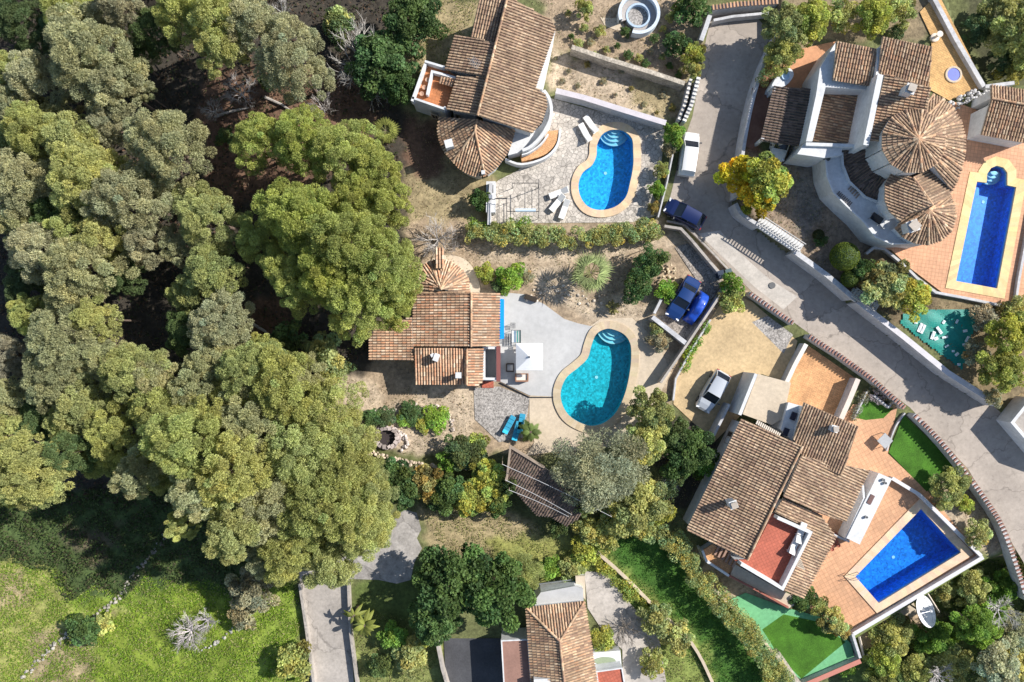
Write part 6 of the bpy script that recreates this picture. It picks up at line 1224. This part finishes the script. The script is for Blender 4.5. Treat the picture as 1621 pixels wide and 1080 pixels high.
bare(440, 10, 24, 4, 'leafless grey treetop at the top edge of the wood', 13, (.42,.40,.37))
bare(505,165,30,4,'leafless grey tree at the right rim of the brown clearing in the wood',21,(.42,.38,.35))
bare(372,140,34,5,'leafless grey tree in the brown clearing under the bright top edge pine',22,(.36,.33,.31))
bare(392,205,24,3.5,'thin leafless sapling in the brown clearing just above the great pines',23,(.40,.36,.33))
bare(330,170,24,4,'thin leafless tree at the left side of the brown clearing',24,(.38,.35,.32))
for a_, b_, l_ in (((345,185),(395,172),'grey fallen trunk across the brown clearing'), ((420,155),(470,182),'slim fallen trunk at the right of the brown clearing'), ((400,512),(438,540),'fallen trunk in the litter under the great pine group')):
    mb = MB(); a, b = G(*a_), G(*b_); mb.tube([a + Vector((0, 0, .2)), a.lerp(b, .5) + Vector((.1, .1, .25)), b + Vector((0, 0, .2))], [.16, .13, .07], 7); tag(mb.build('fallen_log', M['deadwood']), l_, 'log')
plant('bush', 806, 770, 18, 3.6, 'd', 'dark shrub spilling over the lower left corner of the old shed'); plant('bush', 925, 800, 22, 4.0, 'm', 'green shrub spilling over the right end of the old shed'); plant('bush', 884, 836, 18, 2.4, 'd', 'dark low shrub along the lower eave of the old shed')
plant('bush', 355, 215, 18, 1.6, 'd', 'dark low shrub in the litter at the edge of the brown clearing'); plant('bush', 470, 190, 16, 1.4, 'm', 'green low shrub in the litter right of the brown clearing'); plant('bush', 425, 128, 18, 1.8, 'd', 'dark low shrub at the top of the brown clearing')
# ---------------------------------------------------------------- ground cover
def cover(name, label, cat, polys, n, tones, h=(.05, .3), lw=(.22, .1), seed=5, avoid=()):
    r = np.random.RandomState(seed); V = []; Cc = []
    per = []
    for poly in polys:
        a = abs(sum(poly[i - 1][0] * poly[i][1] - poly[i][0] * poly[i - 1][1] for i in range(len(poly)))) / 2; per.append(a)
    for poly, a in zip(polys, per):
        k = int(n * a / sum(per)); xs = [q[0] for q in poly]; ys = [q[1] for q in poly]; X = r.uniform(min(xs), max(xs), k * 4); Y = r.uniform(min(ys), max(ys), k * 4)
        m = inpoly(X, Y, poly)
        for av in avoid: m &= ~inpoly(X, Y, av)
        cl = np.sin(X * .11 + 3 * np.sin(Y * .07)) + np.sin(Y * .13 + 2 * np.sin(X * .09)) + r.normal(0, .9, len(X)); m &= cl > -.6
        X, Y = X[m][:k], Y[m][:k]; z0 = np.zeros(len(X)); wx = (X - CX) / S; wy = (CY - Y) / S; z0 = hgt(wx, wy); kk = (H - z0) / H; wx = wx * kk; wy = wy * kk; z0 = hgt(wx, wy); ok = z0 > -2.95; wx, wy, z0 = wx[ok], wy[ok], z0[ok]; kk = len(wx)
        pos = np.stack([wx, wy, z0 + r.uniform(*h, kk)], 1); A = r.normal(0, 1, (kk, 3)) * np.array([1, 1, .6]); A /= np.linalg.norm(A, axis=1)[:, None]; B = np.cross(A, r.normal(0, .5, (kk, 3)) + np.array([0, 0, .8])); B /= np.linalg.norm(B, axis=1)[:, None]
        s_ = r.uniform(.5, 1.4, kk)[:, None]; a_ = A * lw[0] * s_ / 2; b_ = B * lw[1] * s_ / 2; V.append(np.stack([pos - a_ - b_ * .5, pos + a_ * .2 - b_, pos + a_, pos - a_ * .2 + b_], 1).reshape(-1, 3))
        tt = np.array(tones)[r.randint(0, len(tones), kk)] * r.uniform(.6, 1.35, kk)[:, None]; Cc.append(np.concatenate([tt, np.ones((kk, 1))], 1))
    me = quad_mesh(name, np.vstack(V), np.vstack(Cc).astype(np.float32)); o = bpy.data.objects.new(name, me); col.objects.link(o); tag(o, label, cat, None, 'stuff')
lanep = [(468,900),(600,870),(660,800),(675,870),(620,965),(560,970),(572,1090),(486,1090)]
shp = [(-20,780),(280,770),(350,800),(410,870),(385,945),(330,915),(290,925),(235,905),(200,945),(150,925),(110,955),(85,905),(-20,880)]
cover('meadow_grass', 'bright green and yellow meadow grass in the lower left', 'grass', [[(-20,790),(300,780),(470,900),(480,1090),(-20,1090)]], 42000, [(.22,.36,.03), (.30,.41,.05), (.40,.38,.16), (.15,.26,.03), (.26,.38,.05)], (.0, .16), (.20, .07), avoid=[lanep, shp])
cover('ditch_growth_and_shade', 'dark tangled growth in the shaded ditch above the meadow', 'undergrowth', [shp], 16000, [(.06,.10,.03), (.09,.12,.04), (.10,.085,.05), (.12,.17,.05)], (.0, .5), (.26, .11), 15)  # tones darkened for tree shade as well as for ditch plants
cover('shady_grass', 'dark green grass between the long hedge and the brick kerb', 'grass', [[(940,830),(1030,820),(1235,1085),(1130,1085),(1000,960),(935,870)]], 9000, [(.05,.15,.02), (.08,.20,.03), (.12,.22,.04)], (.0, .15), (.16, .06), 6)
cover('dry_grass', 'dry tufted grass and weeds around the lower gardens', 'grass', [[(660,790),(860,830),(930,900),(840,905),(700,870)], [(560,960),(700,990),(690,1090),(568,1090)], [(1000,960),(1090,1000),(1130,1085),(1050,1085)], [(620,0),(760,0),(700,130),(640,130)]], 12000, [(.34,.30,.14), (.24,.27,.07), (.15,.20,.05)], (.0, .2), (.16, .06), 7, avoid=[lanep])
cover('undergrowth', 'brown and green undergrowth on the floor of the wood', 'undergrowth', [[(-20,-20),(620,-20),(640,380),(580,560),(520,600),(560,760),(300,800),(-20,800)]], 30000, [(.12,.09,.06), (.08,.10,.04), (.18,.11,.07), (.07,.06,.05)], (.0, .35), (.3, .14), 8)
cover('scrub_cover', 'tangled low scrub on the slope below the four-sided pool', 'undergrowth', [[(1370,1040),(1480,975),(1570,890),(1640,890),(1640,1090),(1370,1090)]], 16000, [(.14,.20,.05), (.22,.26,.07), (.10,.14,.05), (.3,.28,.16)], (.0, .5), (.2, .09), 9)
cover('garden_weeds', 'sparse weeds and fallen leaves over the garden soil', 'weeds', [[(640,355),(1050,375),(1040,500),(930,500),(830,460),(640,400)], [(540,600),(750,620),(740,730),(570,710)], [(870,80),(1080,130),(1070,190),(870,140)], [(830,0),(1110,0),(1080,125),(890,75)], [(1180,240),(1250,240),(1320,330),(1340,460),(1200,350)], [(1380,480),(1620,480),(1620,640),(1560,600)], [(1460,760),(1530,750),(1600,870),(1560,870)], [(640,170),(690,200),(780,290),(770,350),(640,350)], [(1050,700),(1130,700),(1100,850),(1180,930),(1120,920),(1040,830)]], 15000, [(.40,.31,.20), (.22,.20,.09), (.16,.19,.06), (.28,.18,.11)], (.0, .1), (.13, .06), 10, avoid=[[(795,455),(940,500),(930,540),(795,540)]])
